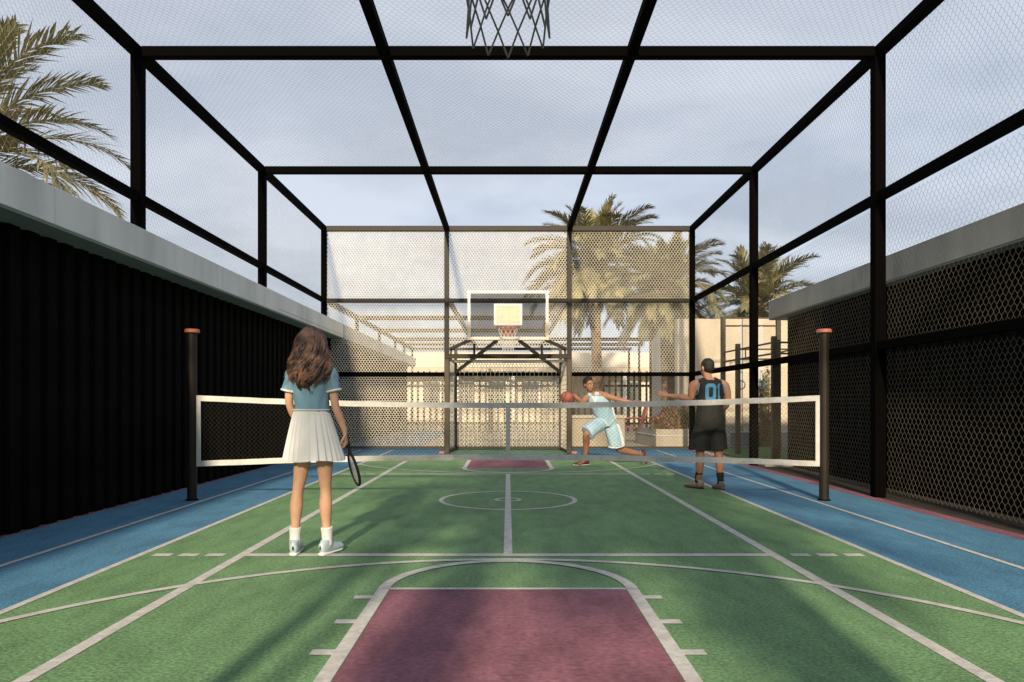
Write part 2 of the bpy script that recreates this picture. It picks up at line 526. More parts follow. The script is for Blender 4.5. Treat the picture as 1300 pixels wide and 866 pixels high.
def side_building(label, xw, xf, y0, y1, sgn):
    """sgn +1: wall looks to +x (left building); -1: to -x"""
    b = thing('long_building', label, 'building', (xw, y0, 0))
    n = int((y1 - y0) / PITCH)
    for i in range(n):
        o = link('corrugated_panel', PM, None, b)
        o.location = (-sgn * .025, i * PITCH if sgn > 0 else (i + 1) * PITCH, .002)
        o.rotation_euler = (0, 0, 0 if sgn > 0 else math.pi)
    back = xw - sgn * 7
    bm = BM(); xs = sorted((xw - sgn * .06, back)); box(bm, xs[0], xs[1], y0, y0 + n * PITCH + .005, -.02, 2.70); obj('wall', bm, 'wallblack', b)
    xs = sorted((xf, back)); ys = np.linspace(y0 - .3, y1 + .25, max(2, int((y1 - y0) / 3.4)) + 1)
    for ya, yb in zip(ys, ys[1:]):
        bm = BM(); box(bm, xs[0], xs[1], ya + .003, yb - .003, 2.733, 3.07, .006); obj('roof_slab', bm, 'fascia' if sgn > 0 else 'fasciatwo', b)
    xs = sorted((xf - sgn * .012, back)); bm = BM(); box(bm, xs[0], xs[1], y0 - .29, y1 + .24, 2.711, 2.7325); obj('soffit', bm, 'soffit', b)
    if sgn > 0:   # thin drip line along the fascia
        bm = BM(); box(bm, xf - .002, xf + .004, 12.6, y1, 2.79, 2.797); obj('drip_edge', bm, 'grey', b)
    return b
side_building('long black corrugated building with grey roof edge along the left side of court', -4.36, -4.03, -4.0, 31.0, 1)
side_building('shorter black corrugated building with grey roof edge behind wire mesh on the right', 5.13, 4.95, -4.0, 13.35, -1)

# ------------------------------------------------------------------ the cage
cage = thing('sports_cage', 'tall black steel cage with hexagonal wire mesh enclosing the court', 'cage', (0, 8.7, 0))
DS = [-.1, 4.3, 8.7, 13.1, 17.5]
XS = [-4.5, -1.5, 1.5, 4.5]
ZR = 5.40
RAILS = (1.84, 3.64)
for d in DS:
    bm = BM(); beam(bm, (4.5, d, 0), (4.5, d, ZR), .13, .13, .006); obj('post', bm, 'black', cage)
    bm = BM(); beam(bm, (-4.5, d, 3.071), (-4.5, d, ZR), .13, .13, .006); obj('post', bm, 'black', cage)
    bm = BM(); beam(bm, (-4.433, d, ZR), (4.433, d, ZR), .12, .122, .006); obj('roof_beam', bm, 'cagebronze' if d > 17 else 'black', cage)  # rear beam: warm sunlight on the black steel painted in as bronze
for x in XS:
    bm = BM(); beam(bm, (x, DS[0], ZR + .004), (x, DS[-1], ZR + .004), .118, .118, .006); obj('roof_beam', bm, 'black', cage)
for x in (-1.5, 1.5):
    bm = BM(); beam(bm, (x, 17.5, 0), (x, 17.5, ZR), .11, .11, .005); obj('post', bm, 'cagebronze', cage)
for z in RAILS:
    bm = BM(); beam(bm, (4.5, DS[0], z), (4.5, DS[-1], z), .10, .10, .005); obj('rail', bm, 'black', cage)
    x0 = -4.43 if z > 3 else -4.30
    bm = BM(); beam(bm, (x0, 17.5, z), (4.43, 17.5, z), .096, .096, .005); obj('rail', bm, 'cagebronze' if z > 3 else 'black', cage)
bm = BM(); beam(bm, (-4.5, DS[0], RAILS[1]), (-4.5, DS[-1], RAILS[1]), .10, .10, .005); obj('rail', bm, 'black', cage)
bm = BM(); beam(bm, (-4.0, 17.5, .05), (4.43, 17.5, .05), .05, .05); obj('rail', bm, 'bronze', cage)

def panel(me, loc, rot, mname):
    o = link('wire_mesh', me, mname, cage)
    o.location = Vector(loc) - Vector((0, 8.7, 0)); o.rotation_euler = rot
    o['kind'] = 'stuff'
    return o
roof_me = hexnet('roof_wire', 2.88, 4.28, .078, .0011)
side_me = hexnet('side_wire', 4.27, 1.70, .078, .0013)
low_me = hexnet('low_wire', 4.27, .50, .078, .0013)
thin_me = hexnet('thin_wire', 2.88, 1.70, .074, .0042)
mid_me = hexnet('mid_wire', 2.88, 1.70, .074, .0052)
back_me = hexnet('back_wire', 2.88, 1.70, .070, .0086)
for i, d in enumerate(DS[:-1]):
    for x in XS[:-1]:
        panel(roof_me, (x + .06, d + .06, ZR + .067), (R(-90), 0, 0), 'wire').scale = (1, -1, -1)
    for z in (.07, RAILS[0] + .05, RAILS[1] + .05):
        panel(side_me, (4.571, d + .065, z), (0, 0, R(90)), 'wire')
    panel(side_me, (-4.571, d + .065, RAILS[1] + .05), (0, 0, R(90)), 'wire')
    panel(low_me, (-4.571, d + .065, 3.09), (0, 0, R(90)), 'wire')
for x in XS[:-1]:
    for z in (.08, RAILS[0] + .05, RAILS[1] + .05):
        thin = x > 0 and z < 1
        panel(thin_me if thin else mid_me if x > 0 else back_me, (x + .06, 17.5, z), (0, 0, 0), 'wire' if thin else 'sunwire')  # far panels take the sunlit wire colour, except the thin one

# ------------------------------------------------------------------ the net and its posts
ND = 8.42
def net_post(x, label):
    t = thing('net_post', label, 'net post', (x, ND, 0), 'posts holding the net')
    bm = BM(); tube(bm, [(0, 0, 0), (0, 0, 1.0), (0, 0, 1.965)], [.055, .055, .053], 20, 1, cap=0); obj('pole', bm, 'cagebronze', t, world=False, smooth=False)
    bm = BM(); tube(bm, [(0, 0, 1.965), (0, 0, 1.972), (0, 0, 2.005), (0, 0, 2.012)], [.07, .085, .085, .075], 20, 1, cap=0); obj('cap', bm, 'copper', t, world=False)
    bm = BM(); tube(bm, [(0, 0, .0), (0, 0, .012)], [.075, .07], 20, 1, cap=0); obj('base_plate', bm, 'black', t, world=False)
    return t
net_post(-3.72, 'dark net post with reddish cap left of the net, in front of black wall')
net_post(3.72, 'brown net post with coral cap right of the net, in front of wire mesh')
net = thing('court_net', 'wide net with white tape border stretched low across the court', 'net', (0, ND, 0))
ztop = lambda x: 1.115 + .085 * (x / 3.62) ** 2
zbot = lambda x: .505 - .075 * (x / 3.62) ** 2
XN = 3.62
def ribbon(zf, w, th=.006):
    bm = BM(); prev = None
    for i in range(141):
        x = -XN + 2 * XN * i / 140; z = zf(x) + .0035 * noise.noise(Vector((x * 4, w, zf(0)))); wy = .012 * noise.noise(Vector((x * 5, 3, zf(0))))
        q = [bm.verts.new((x, ND + dy + (wy if dz > 0 else -wy * .5), z + dz)) for dy, dz in ((-th, -w / 2), (th, -w / 2), (th, w / 2), (-th, w / 2))]
        if prev:
            for k in range(4):
                bm.faces.new((prev[k], prev[(k + 1) % 4], q[(k + 1) % 4], q[k]))
        else:
            bm.faces.new(q[::-1])
        prev = q
    bm.faces.new(prev)
    bmesh.ops.recalc_face_normals(bm, faces=bm.faces)
    return bm
obj('top_tape', ribbon(lambda x: ztop(x) - .02 + .02, .065), 'tape', net)
obj('bottom_tape', ribbon(zbot, .065), 'tape', net)
for s in (-1, 1):
    bm = BM(); box(bm, s * 3.655 - .036, s * 3.655 + .036, ND - .007, ND + .007, zbot(XN) - .033, ztop(XN) + .033, .002); obj('side_tape', bm, 'tape', net)
    for z in (zbot(XN), (zbot(XN) + ztop(XN)) / 2, ztop(XN)):
        bm = BM(); tube(bm, [(s * 3.675, ND, z), (s * 3.72, ND, z)], [.013, .011], 8, 1); obj('tie', bm, 'copper', net)
bm = BM(); box(bm, -.026, .026, ND - .011, ND + .011, .478, 1.12, .002); obj('centre_strap', bm, 'tape', net)
segs = []
c = .045
k = -XN - 1
while k < XN + 1:
    for s in (1, -1):
        p = None
        for j in range(17):
            z = .43 + .7 * j / 16
            x = k + s * (z - .43)
            if abs(x) <= XN:
                zz = zbot(x) + (ztop(x) - zbot(x)) * (z - .43) / .7
                if p: segs.append((p, (x, ND, zz)))
                p = (x, ND, zz)
            else:
                p = None
    k += c * 1.15
me = wires('net_mesh', segs, .0014)
me.transform(Matrix.Translation((0, -ND, 0)))
link('net_mesh', me, 'netstring', net, kind='stuff')

# ------------------------------------------------------------------ goal with basketball backboard
def make_goal(label, nm):
    """local frame: goal mouth at y=0 looking to -y, back at +1.3"""
    g = thing('goal_with_hoop', label, 'goal', (0, 0, 0), 'goals with basketball hoops')
    P = lambda n, bm, m, **k: obj(n, bm, m, k.pop('parent', g), world=False, **k)
    W = 1.375; H = 2.14
    for s in (-1, 1):
        bm = BM(); beam(bm, (s * W, 0, 0), (s * W, 0, H), .115, .10, .014); P('goal_post', bm, 'bronze')
        bm = BM(); beam(bm, (s * (W - .02), .05, .05), (s * (W - .1), 1.28, .05), .05, .05); P('ground_bar', bm, 'bronze')
        bm = BM(); beam(bm, (s * (W - .1), 1.28, .0), (s * (W - .1), 1.28, 2.42), .07, .07, .006); P('rear_post', bm, 'bronze')
        bm = BM(); beam(bm, (s * (W - .02), .05, H - .01), (s * (W - .1), 1.25, H - .01), .05, .05); P('top_bar', bm, 'bronze')
        bm = BM(); beam(bm, (s * (W - .04), .62, 2.41), (s * .80, -.93, 2.475), .06, .06); P('arm', bm, 'bronze')
        bm = BM(); beam(bm, (s * (W - .08), 1.24, 1.86), (s * .24, -.93, 2.46), .06, .06); P('brace', bm, 'bronze')
        bm = BM(); beam(bm, (s * .76, -.02, 2.185), (s * .76, -.02, 2.47), .05, .05); P('strut', bm, 'bronze')
        bm = BM(); box(bm, s * (W + .11) - .06, s * (W + .11) + .06, -.08, .08, 0.0, .05, .008); P('foot_weight', bm, 'copper')
        bm = BM(); beam(bm, (s * (W - .04), .62, H + .014), (s * (W - .04), .62, 2.45), .055, .055); P('strut', bm, 'bronze')
    bm = BM(); beam(bm, (-W - .057, 0, H + .05), (W + .057, 0, H + .05), .099, .099, .014); P('crossbar', bm, 'bronze')
    bm = BM(); beam(bm, (-W + .1, 1.28, .05), (W - .1, 1.28, .05), .05, .05); P('ground_bar', bm, 'bronze')
    bm = BM(); beam(bm, (-W, .62, 2.40), (W, .62, 2.40), .055, .055); P('truss_bar', bm, 'bronze')
    # goal net: square mesh on back, sides and top
    sg = []
    q = .105
    for i in range(25):
        x = -W + .1 + i * (2 * W - .2) / 24
        sg += [((x, 1.26, .06), (x, 1.26, H - .03)), ((x, .06, H - .03), (x, 1.26, H - .03))]
    for i in range(20):
        z = .06 + i * (H - .09) / 19
        sg.append(((-W + .1, 1.26, z), (W - .1, 1.26, z)))
        for s in (-1, 1): sg.append(((s * (W - .03), .05, z), (s * (W - .1), 1.26, z)))
    for i in range(12):
        y = .06 + i * 1.2 / 11
        sg.append(((-W + .05, y, H - .03), (W - .05, y, H - .03)))
        for s in (-1, 1):
            x = s * (W - .03 - .07 * i / 11); sg.append(((x, y, .06), (x, y, H - .03)))
    link('goal_net', wires('goal_net', sg, .0048), 'hoopnet', g, kind='stuff')
    # backboard
    by = -1.0; x0 = .825; z0, z1 = 2.50, 3.48
    bb = obj('backboard', box(BM(), -x0 + .04, x0 - .04, by - .008, by + .008, z0 + .04, z1 - .04), 'glass', g, world=False)
    bm = BM()
    for a, b in (((-x0, by, z0), (-x0, by, z1)), ((x0, by, z0), (x0, by, z1))):
        beam(bm, a, b, .052, .05)
    for z in (z0, z1):
        beam(bm, (-x0 - .03, by, z + (-.001 if z == z0 else .001)), (x0 + .03, by, z), .052, .06)
    obj('board_frame', bm, 'white', bb, world=False)
    bm = BM()
    for s in (-1, 1):
        box(bm, s * (x0 + .004) - .036, s * (x0 + .004) + .036, by - .034, by + .03, z0 - .035, z0 + .36, .006)
    box(bm, -x0 + .03, x0 - .03, by - .033, by + .03, z0 - .034, z0 - .004, .006)
    obj('edge_pad', bm, 'beige', bb, world=False)
    bm = BM(); wq = .275
    for a, b in (((-wq, 2.80), (-wq, 3.21)), ((wq, 2.80), (wq, 3.21))):
        beam(bm, (a[0], by - .014, a[1] - .022), (b[0], by - .014, b[1] + .022), .045, .012, up=(0, 1, 0))
    for z in (2.80, 3.21):
        beam(bm, (-wq + .0225, by - .0142, z), (wq - .0225, by - .0142, z), .012, .045)
    obj('target_frame', bm, 'white', bb, world=False)
    bm = BM(); box(bm, -wq + .02, wq - .02, by - .0125, by - .0085, 2.82, 3.19); obj('target_panel', bm, 'beige', bb, world=False)
    # rim and net
    rz = 2.70; ry = by - .36; rr = .225
    bm = BM(); ring = [(rr * math.cos(a), ry + rr * math.sin(a), rz) for a in np.linspace(0, 2 * math.pi, 33)[:-1]]
    tube(bm, ring, [.011] * 32, 8, 1, closed=True)
    box(bm, -.13, .13, by - .035, by - .018, rz - .13, rz + .03, .004)
    for s in (-1, 1):
        beam(bm, (s * .07, by - .03, rz), (s * .09, ry + rr * .9, rz), .02)
        beam(bm, (s * .07, by - .03, rz - .1), (s * .09, ry + rr * .85, rz - .01), .018)
    rim = obj('rim', bm, 'copper', g, world=False)
    sg = []; nl = 12; LV = 6
    prof = [.222, .190, .163, .143, .128, .118, .122]
    pt = lambda l, k: (prof[l] * math.cos(2 * math.pi * (k + .5 * (l % 2)) / nl), ry + prof[l] * math.sin(2 * math.pi * (k + .5 * (l % 2)) / nl), rz - .01 - .47 * l / LV)
    for l in range(LV):
        for k_ in range(nl):
            a = pt(l, k_)
            sg += [(a, pt(l + 1, k_ + (0 if l % 2 == 0 else 1))), (a, pt(l + 1, k_ - (1 if l % 2 == 0 else 0)))]
    link('hoop_net', wires('hoop_net', sg, .0031, 5), nm, rim)
    return g
far = make_goal('bronze goal frame with glass basketball backboard at the far end of court', 'hoopnet')
far.location = (0, 16.1, 0)
near = thing('goal_with_hoop', 'near goal whose hoop net in shaded grey green hangs into the top of the view', 'goal', (0, .74, 0), 'goals with basketball hoops', math.pi)
for ch in list(far.children):
    c_ = ch.copy(); C.objects.link(c_); c_.parent = near
    if ch.name.split('.')[0] == 'goal_net':
        bpy.data.objects.remove(c_); continue
    for gc in ch.children:
        d_ = gc.copy(); C.objects.link(d_); d_.parent = c_
        if gc.name.split('.')[0] == 'hoop_net':
            d_.data = gc.data.copy(); d_.data.materials.clear(); d_.data.materials.append(M['shadecord'])
            d_['label'] = 'cord net in shaded grey green seen against the sky'

# ------------------------------------------------------------------ date palms
def frond_mesh(a0, droop, ln, seed, dry=False):
    rng = random.Random(seed)
    bm = BM()
    n = 24; P = []; x = z = 0.0; y = 0; side = rng.uniform(-.25, .25)
    for i in range(n + 1):
        t = i / n
        a = a0 - droop * t ** 1.5
        P.append(Vector((x, y, z)))
        x += math.cos(a) * ln / n; z += math.sin(a) * ln / n; y += side * t * ln / n
    rs = [.022 * (1 - t / (n + 2)) + .003 for t in range(n + 1)]
    tube(bm, P, rs, 4, 1)
    nl = 76
    for i in range(nl):
        t = .10 + .9 * i / (nl - 1)
        f = t * n; k = min(int(f), n - 1); p = P[k].lerp(P[k + 1], f - k)
        tg = (P[k + 1] - P[k]).normalized(); up = Vector((0, 1, 0)).cross(tg).normalized() * -1
        if up.z < 0: up = -up
        Lf = ln * .235 * (math.sin(math.pi * min(1, .12 + t * .80)) ** .7) * rng.uniform(.8, 1.1) + .04
        for s in (-1, 1):
            if rng.random() < .06: continue
            sp = R(rng.uniform(36, 62)) * (1 - .45 * t)
            lift = rng.uniform(-.05, .55)
            d = (tg * math.cos(sp) + Vector((0, s, 0)) * math.sin(sp) + up * lift * .6).normalized()
            wv = d.cross(up).normalized()
            wd = .019 * rng.uniform(.8, 1.3)
            m1 = p + d * Lf * .5; dn = Vector((0, 0, -1)) * Lf * rng.uniform(.08, .30)
            tp = p + d * Lf + dn
            a_ = bm.verts.new(p + wv * wd * .5); b_ = bm.verts.new(p - wv * wd * .5)
            c1 = bm.verts.new(m1 + wv * wd + dn * .2); c2 = bm.verts.new(m1 - wv * wd + dn * .2); e = bm.verts.new(tp)
            bm.faces.new((a_, b_, c2, c1)); bm.faces.new((c1, c2, e))
    me = bpy.data.meshes.new('frond'); bm.to_mesh(me); bm.free()
    me.materials.append(M['leafdry' if dry else 'leaf'])
    return me
FR = [[frond_mesh(R(a), R(dp), 2.6, s) for s in (11, 23)] for a, dp in ((78, 38), (62, 62), (44, 78), (22, 82), (-4, 72), (-30, 45))]
DRY = [frond_mesh(R(-48), R(32), 2.3, s, True) for s in (5, 6)]

def trunk_mesh(h, r0, r1, seed):
    bm = BM(); rng = random.Random(seed)
    nv = max(30, int(h / .055)); seg = 28; rings = []
    ph = rng.random() * 6
    for i in range(nv + 1):
        t = i / nv; z = h * t
        r = r0 + (r1 - r0) * t + .09 * math.exp(-t * h * 3.0)
        if t > .86: r += (t - .86) * .5
        cx = .05 * math.sin(t * 3 + ph) * h / 6; cy = .04 * math.sin(t * 2.3 + ph * 2) * h / 6
        ring = []
        for k in range(seg):
            a = 2 * math.pi * k / seg
            row = z / .16
            b = abs(math.sin(math.pi * (row) + a * 3.5)) * abs(math.sin(math.pi * row - a * 3.5))
            rr = r * (1 + .16 * (b - .4) + .05 * rng.uniform(-1, 1))
            ring.append(bm.verts.new((cx + rr * math.cos(a), cy + rr * math.sin(a), z)))
        rings.append(ring)
    for A, B in zip(rings, rings[1:]):
        for k in range(seg):
            bm.faces.new((A[k], A[(k + 1) % seg], B[(k + 1) % seg], B[k]))
    bm.faces.new(rings[-1])
    me = bpy.data.meshes.new('trunk'); bm.to_mesh(me); bm.free()
    return me, (cx, cy, h)

def palm(x, y, h, r, scale, label, seed, nf=52, low=True, group='date palms around the court'):
    rng = random.Random(seed)
    p = thing('palm_tree', label, 'palm', (x, y, -.01), group)
    me, top = trunk_mesh(h, r * 1.1, r, seed)
    link('trunk', me, 'trunk', p)
    for i in range(nf):
        t = i / nf
        lvl = min(5, int(6 * t ** .85)) if low else min(4, int(5 * t ** .9))
        o = link('frond', rng.choice(FR[lvl]), None, p)
        a = i * 2.39996 + rng.uniform(-.25, .25)
        o.location = (top[0] + .10 * math.cos(a), top[1] + .10 * math.sin(a), top[2] - .02 - .35 * t)
        o.rotation_euler = (rng.uniform(-.2, .2), rng.uniform(-.12, .12), a)
        sc = scale * rng.uniform(.85, 1.1) * (.8 if lvl == 0 else 1)
        o.scale = (sc, sc, sc)
    for i in range(9):
        o = link('dry_frond', rng.choice(DRY), None, p)
        a = i * .7 + rng.uniform(-.3, .3)
        o.location = (top[0] + .12 * math.cos(a), top[1] + .12 * math.sin(a), top[2] - .45)
        o.rotation_euler = (0, rng.uniform(-.1, .25), a); sc = scale * rng.uniform(.45, .75); o.scale = (sc, sc, sc)
    return p
palm(3.22, 26.2, 6.35, .17, 1.05, 'tall date palm with slim trunk just right of the glass backboard', 3, 96)
palm(4.78, 21.4, 4.7, .20, .74, 'date palm with thick trunk beside the cream wall, behind black jersey player', 4, 84)
palm(8.9, 25.5, 4.75, .2, .92, 'date palm rising behind cream wall near the right building roof end', 5, 84)
palm(-7.7, 9.8, 4.55, .2, .95, 'date palm leaning its fronds over the left building roof', 6, 54)
# palms behind the near end: outside the view, they shade the court
palm(-.95, -2.6, 5.4, .20, .82, 'date palm behind the near end of court, left one of the close pair', 8, 46)
palm(.85, -2.9, 5.1, .20, .78, 'date palm behind the near end of court, right one of the close pair', 9, 34)

# ------------------------------------------------------------------ beyond the far fence
pg = thing('pergola', 'dark slim beam pergola behind the far fence, over the left path', 'pergola', (0, 21, 0))
ZP = 3.67
for x, ye in ((-4.5, 34), (-1.46, 33.9), (1.46, 33.9)):
    bm = BM(); beam(bm, (x, 17.7, ZP), (x, ye, ZP), .10, .13); obj('long_beam', bm, 'bronze', pg)
for y, xe in ((21.3, 1.5), (25.0, 1.5), (28.5, 5.8), (31.0, 5.8), (33.6, 5.8)):
    bm = BM(); beam(bm, (-4.5, y, ZP - .004), (xe, y, ZP - .004), .11, .13); obj('cross_beam', bm, 'bronze', pg)
    bm = BM(); beam(bm, (-4.5, y, 3.07 if y < 31 else 0), (-4.5, y, ZP - .07), .09, .09); obj('post', bm, 'bronze', pg)
    if xe > 3:
        bm = BM(); beam(bm, (xe - .12, y, 0), (xe - .12, y, ZP - .07), .09, .09); obj('post', bm, 'bronze', pg)
fence = thing('picket_fence', 'dark open picket fence beyond the goal, before the pale building', 'fence', (-4, 27.2, 0))
bm = BM(); box(bm, -.04, .04, -.015, .015, .06, 2.35, .004)
pm = bpy.data.meshes.new('picket'); bm.to_mesh(pm); bm.free(); pm.materials.append(M['bronze'])
n = int(9.8 / .235)
for i in range(n):
    o = link('picket', pm, None, fence); o.location = (.1 + i * .235, 0, 0)
for z in (.35, 1.78, 2.22):
    bm = BM(); box(bm, -4, 5.8, 27.22, 27.26, z - .045, z + .045); obj('rail', bm, 'bronze', fence)
for x in (-3.9, -.7, 2.5, 5.75):
    bm = BM(); box(bm, x - .05, x + .05, 27.265, 27.36, 0, 2.45, .005); obj('post', bm, 'bronze', fence)
fb = thing('low_building', 'pale low flat roofed building far behind the goal', 'building', (0, 38, 0))
bm = BM(); box(bm, -14, 9.5, 38, 46, 0, 2.95); obj('wall', bm, 'creamtwo', fb)
bm = BM(); box(bm, -14.5, 10, 37.2, 46.5, 2.96, 3.75, .02); obj('roof', bm, 'creamtwo', fb)
bm = BM(); box(bm, -14.3, 9.8, 36.9, 38.2, 2.70, 2.94, .01); obj('canopy', bm, 'cream', fb)
for i in range(10):
    x = -8 + i * 1.75
    f = obj('window', box(BM(), x, x + .95, 37.95, 37.995, .9, 2.3, .004), 'white', fb)
    obj('pane', box(BM(), x + .07, x + .88, 37.935, 37.949, .97, 2.23), 'window', f)
for i in range(7):
    x = -8.5 + i * 2.9
    bm = BM(); box(bm, x - .14, x + .14, 37.0, 37.25, 0, 2.69, .01); obj('column', bm, 'white', fb)
bm = BM(); box(bm, 5.05, 5.36, 24.8, 25.1, 0, 4.55, .01); tag(obj('pillar', bm, 'white', None), 'tall pale square pillar left of the thick palm trunk', 'pillar')

cw = thing('cream_wall', 'tall cream rendered wall behind the exercise bars on the right', 'wall', (4.55, 19.2, 0))
px = [4.55, 5.25, 6.30, 7.05, 8.2, 9.6, 11.0]
for i in range(len(px) - 1):
    dy = (.0, .05, .0, .09, .02, .05)[i]
    bm = BM(); box(bm, px[i] + .004, px[i + 1] - .004, 19.2 + dy, 19.55, 0, 3.40 - .0 * i, .008); obj('wall_panel', bm, 'cream', cw)
bm = BM(); box(bm, 5.9, 10.9, 19.02, 19.19, 0, .34, .008); obj('plinth', bm, 'grey', cw)
bm = BM(); box(bm, 5.9, 10.9, 19.0, 19.185, .343, .375, .004); obj('ledge', bm, 'white', cw)

lw = thing('low_wall', 'low cream block wall behind the player in sky blue', 'wall', (2.3, 18.6, 0))
bm = BM(); box(bm, 1.55, 3.02, 18.5, 18.9, 0, .74, .01); obj('block', bm, 'cream', lw)
bm = BM(); box(bm, 1.52, 3.05, 18.46, 18.94, .743, .82, .01); obj('coping', bm, 'creamtwo', lw)
pl = thing('planter', 'long cream planter box with pale trim line holding the flowering bush', 'planter', (4.3, 19, 0))
bm = BM(); box(bm, 3.83, 5.75, 18.5, 18.62, 0, .46, .008); obj('front_wall', bm, 'cream', pl)
bm = BM(); beam(bm, (3.885, 18.625, .228), (3.72, 20.6, .228), .11, .456); obj('side_wall', bm, 'grey', pl)  # shade on the side face is put into this greyer colour
bm = BM(); box(bm, 3.84, 5.75, 18.485, 18.499, .285, .31); obj('trim', bm, 'white', pl)
bm = BM(); beam(bm, (3.82, 18.625, .298), (3.655, 20.6, .298), .02, .025); obj('trim', bm, 'white', pl)
bm = BM(); box(bm, 3.95, 5.74, 18.63, 19.15, 0, .40); obj('soil', bm, 'soil', pl)

def shrub(x, y, z, rx, ry, rz, n, label, seed, flowers=0, leaf=.05, m='shrub'):
    rng = random.Random(seed)
    b = thing('flowering_bush' if flowers else 'bush', label, 'bush', (x, y, z))
    def cloud(cnt, size, inner, xr=(-1, 1)):
        bm = BM()
        for i in range(cnt):
            while True:
                v = Vector((rng.uniform(*xr), rng.uniform(-1, 1), rng.uniform(0, 1)))
                lump = .75 + .35 * noise.noise(v * 2.2 + Vector((seed, 0, 0)))
                if inner * lump < v.length < lump: break
            c0 = Vector((v.x * rx, v.y * ry, v.z * rz))
            d = Vector((rng.gauss(0, 1), rng.gauss(0, 1), rng.gauss(.4, 1))).normalized(); u = d.orthogonal().normalized()
            u = (Matrix.Rotation(rng.uniform(0, 6.28), 3, d) @ u)
            w = d.cross(u); s = size * rng.uniform(.6, 1.3)
            bm.faces.new([bm.verts.new(c0 + q) for q in (-u * s, w * s * .4, u * s, -w * s * .4)])
        return bm
    obj('foliage', cloud(n, leaf, .25), m, b, world=False, kind='stuff')
    bm = BM()
    for i in range(9):
        a = rng.uniform(0, 6.28); tube(bm, [(0, 0, -.02), (rx * .3 * math.cos(a), ry * .3 * math.sin(a), rz * .4), (rx * .6 * math.cos(a), ry * .6 * math.sin(a), rz * .75)], [.02, .014, .006], 5, 1)
    obj('stem', bm, 'trunk', b, world=False)
    if flowers:
        obj('flower_cluster', cloud(flowers, leaf * .8, .7, (-1, .2)), 'flower', b, world=False, kind='stuff')
    return b
shrub(4.35, 18.9, .40, .75, .28, .85, 2600, 'olive bush with pink flowers in the cream planter', 21, 420)
shrub(5.25, 18.88, .40, .5, .24, .75, 1500, 'olive bush without flowers at the right end of the cream planter', 22)
shrub(6.75, 18.75, .0, .28, .22, 2.35, 1800, 'narrow tall bush against the cream wall behind the hanging rings', 23)

# coral garden chair, seen from the side
ch = thing('garden_chair', 'coral plastic garden chair facing left, behind the far fence', 'chair', (3.6, 20.6, 0))
PC = lambda n, bm: obj(n, bm, 'coral', ch, world=False)
bm = BM(); beam(bm, (-.30, 0, .46), (.24, 0, .42), .50, .05, .015, up=(0, 0, 1)); PC('seat', bm)
bm = BM(); beam(bm, (.22, 0, .42), (.40, 0, 1.08), .50, .05, .015, up=(1, 0, 0)); PC('backrest', bm)
for sx, sy in ((-.27, -.21), (-.27, .21), (.25, -.21), (.25, .21)):
    bm = BM(); tube(bm, [(sx, sy, .44), (sx * 1.1, sy * 1.1, 0)], [.026, .020], 8, 1); PC('leg', bm)
for s in (-1, 1):
    bm = BM(); tube(bm, [(-.28, s * .26, .45), (-.27, s * .27, .66), (.0, s * .27, .70), (.32, s * .26, .69)], [.022, .022, .024, .022], 8, 3); PC('armrest', bm)

# exercise frame with rings
rig = thing('exercise_bars', 'dark steel pull up bars and ladder frame on the turf by right building', 'exercise frame', (5.2, 16, 0))
def bar(n, a, b, r, m='bronze'):
    bm = BM(); tube(bm, [a, b], [r, r], 10, 1, cap=.1); obj(n, bm, m, rig)
def sq(n, a, b, w, m='bronze'):
    bm = BM(); beam(bm, a, b, w, w, .006); obj(n, bm, m, rig)
for x, y, z, w in ((5.14, 17.1, 3.20, .10), (6.46, 17.1, 3.20, .10), (5.14, 16.0, 2.46, .095), (5.26, 14.15, 2.46, .095), (5.62, 14.9, 2.46, .08), (6.3, 14.3, 2.46, .08)):
    sq('post', (x, y, 0), (x, y, z), w)
for z in (3.17, 2.98):
    bar('pull_up_bar', (5.14, 17.1, z), (6.46, 17.1, z), .02)
bar('spacer', (5.80, 17.1, 2.98), (5.80, 17.1, 3.17), .016)
for z in (2.34, 2.12):
    bar('rail', (5.14, 17.1, z), (5.26, 14.15, z), .02)
    bar('rail', (6.46, 17.1, z), (6.3, 14.3, z), .02)
    bar('rung', (5.26, 14.15, z), (6.3, 14.3, z), .02)
    bar('rung', (5.14, 16.0, z), (6.42, 16.0, z), .018)
bar('spacer', (5.18, 15.6, 2.12), (5.18, 15.6, 2.34), .014)
for x, lb in ((5.56, 'left teal ring on a pale strap hanging from the pull up bar'), (6.05, 'right teal ring on a pale strap hanging from the pull up bar')):
    rg = thing('gym_ring', lb, 'gym ring', (x, 17.08, 1.57), 'teal gym rings on straps')
    bm = BM(); rp = [(.10 * math.cos(a), 0, .10 * math.sin(a)) for a in np.linspace(0, 2 * math.pi, 25)[:-1]]
    tube(bm, rp, [.015] * 24, 8, 1, closed=True); obj('ring', bm, 'teal', rg, world=False)
    bm = BM(); box(bm, -.02, .02, -.003, .003, .10, 1.40); obj('strap', bm, 'strap', rg, world=False)

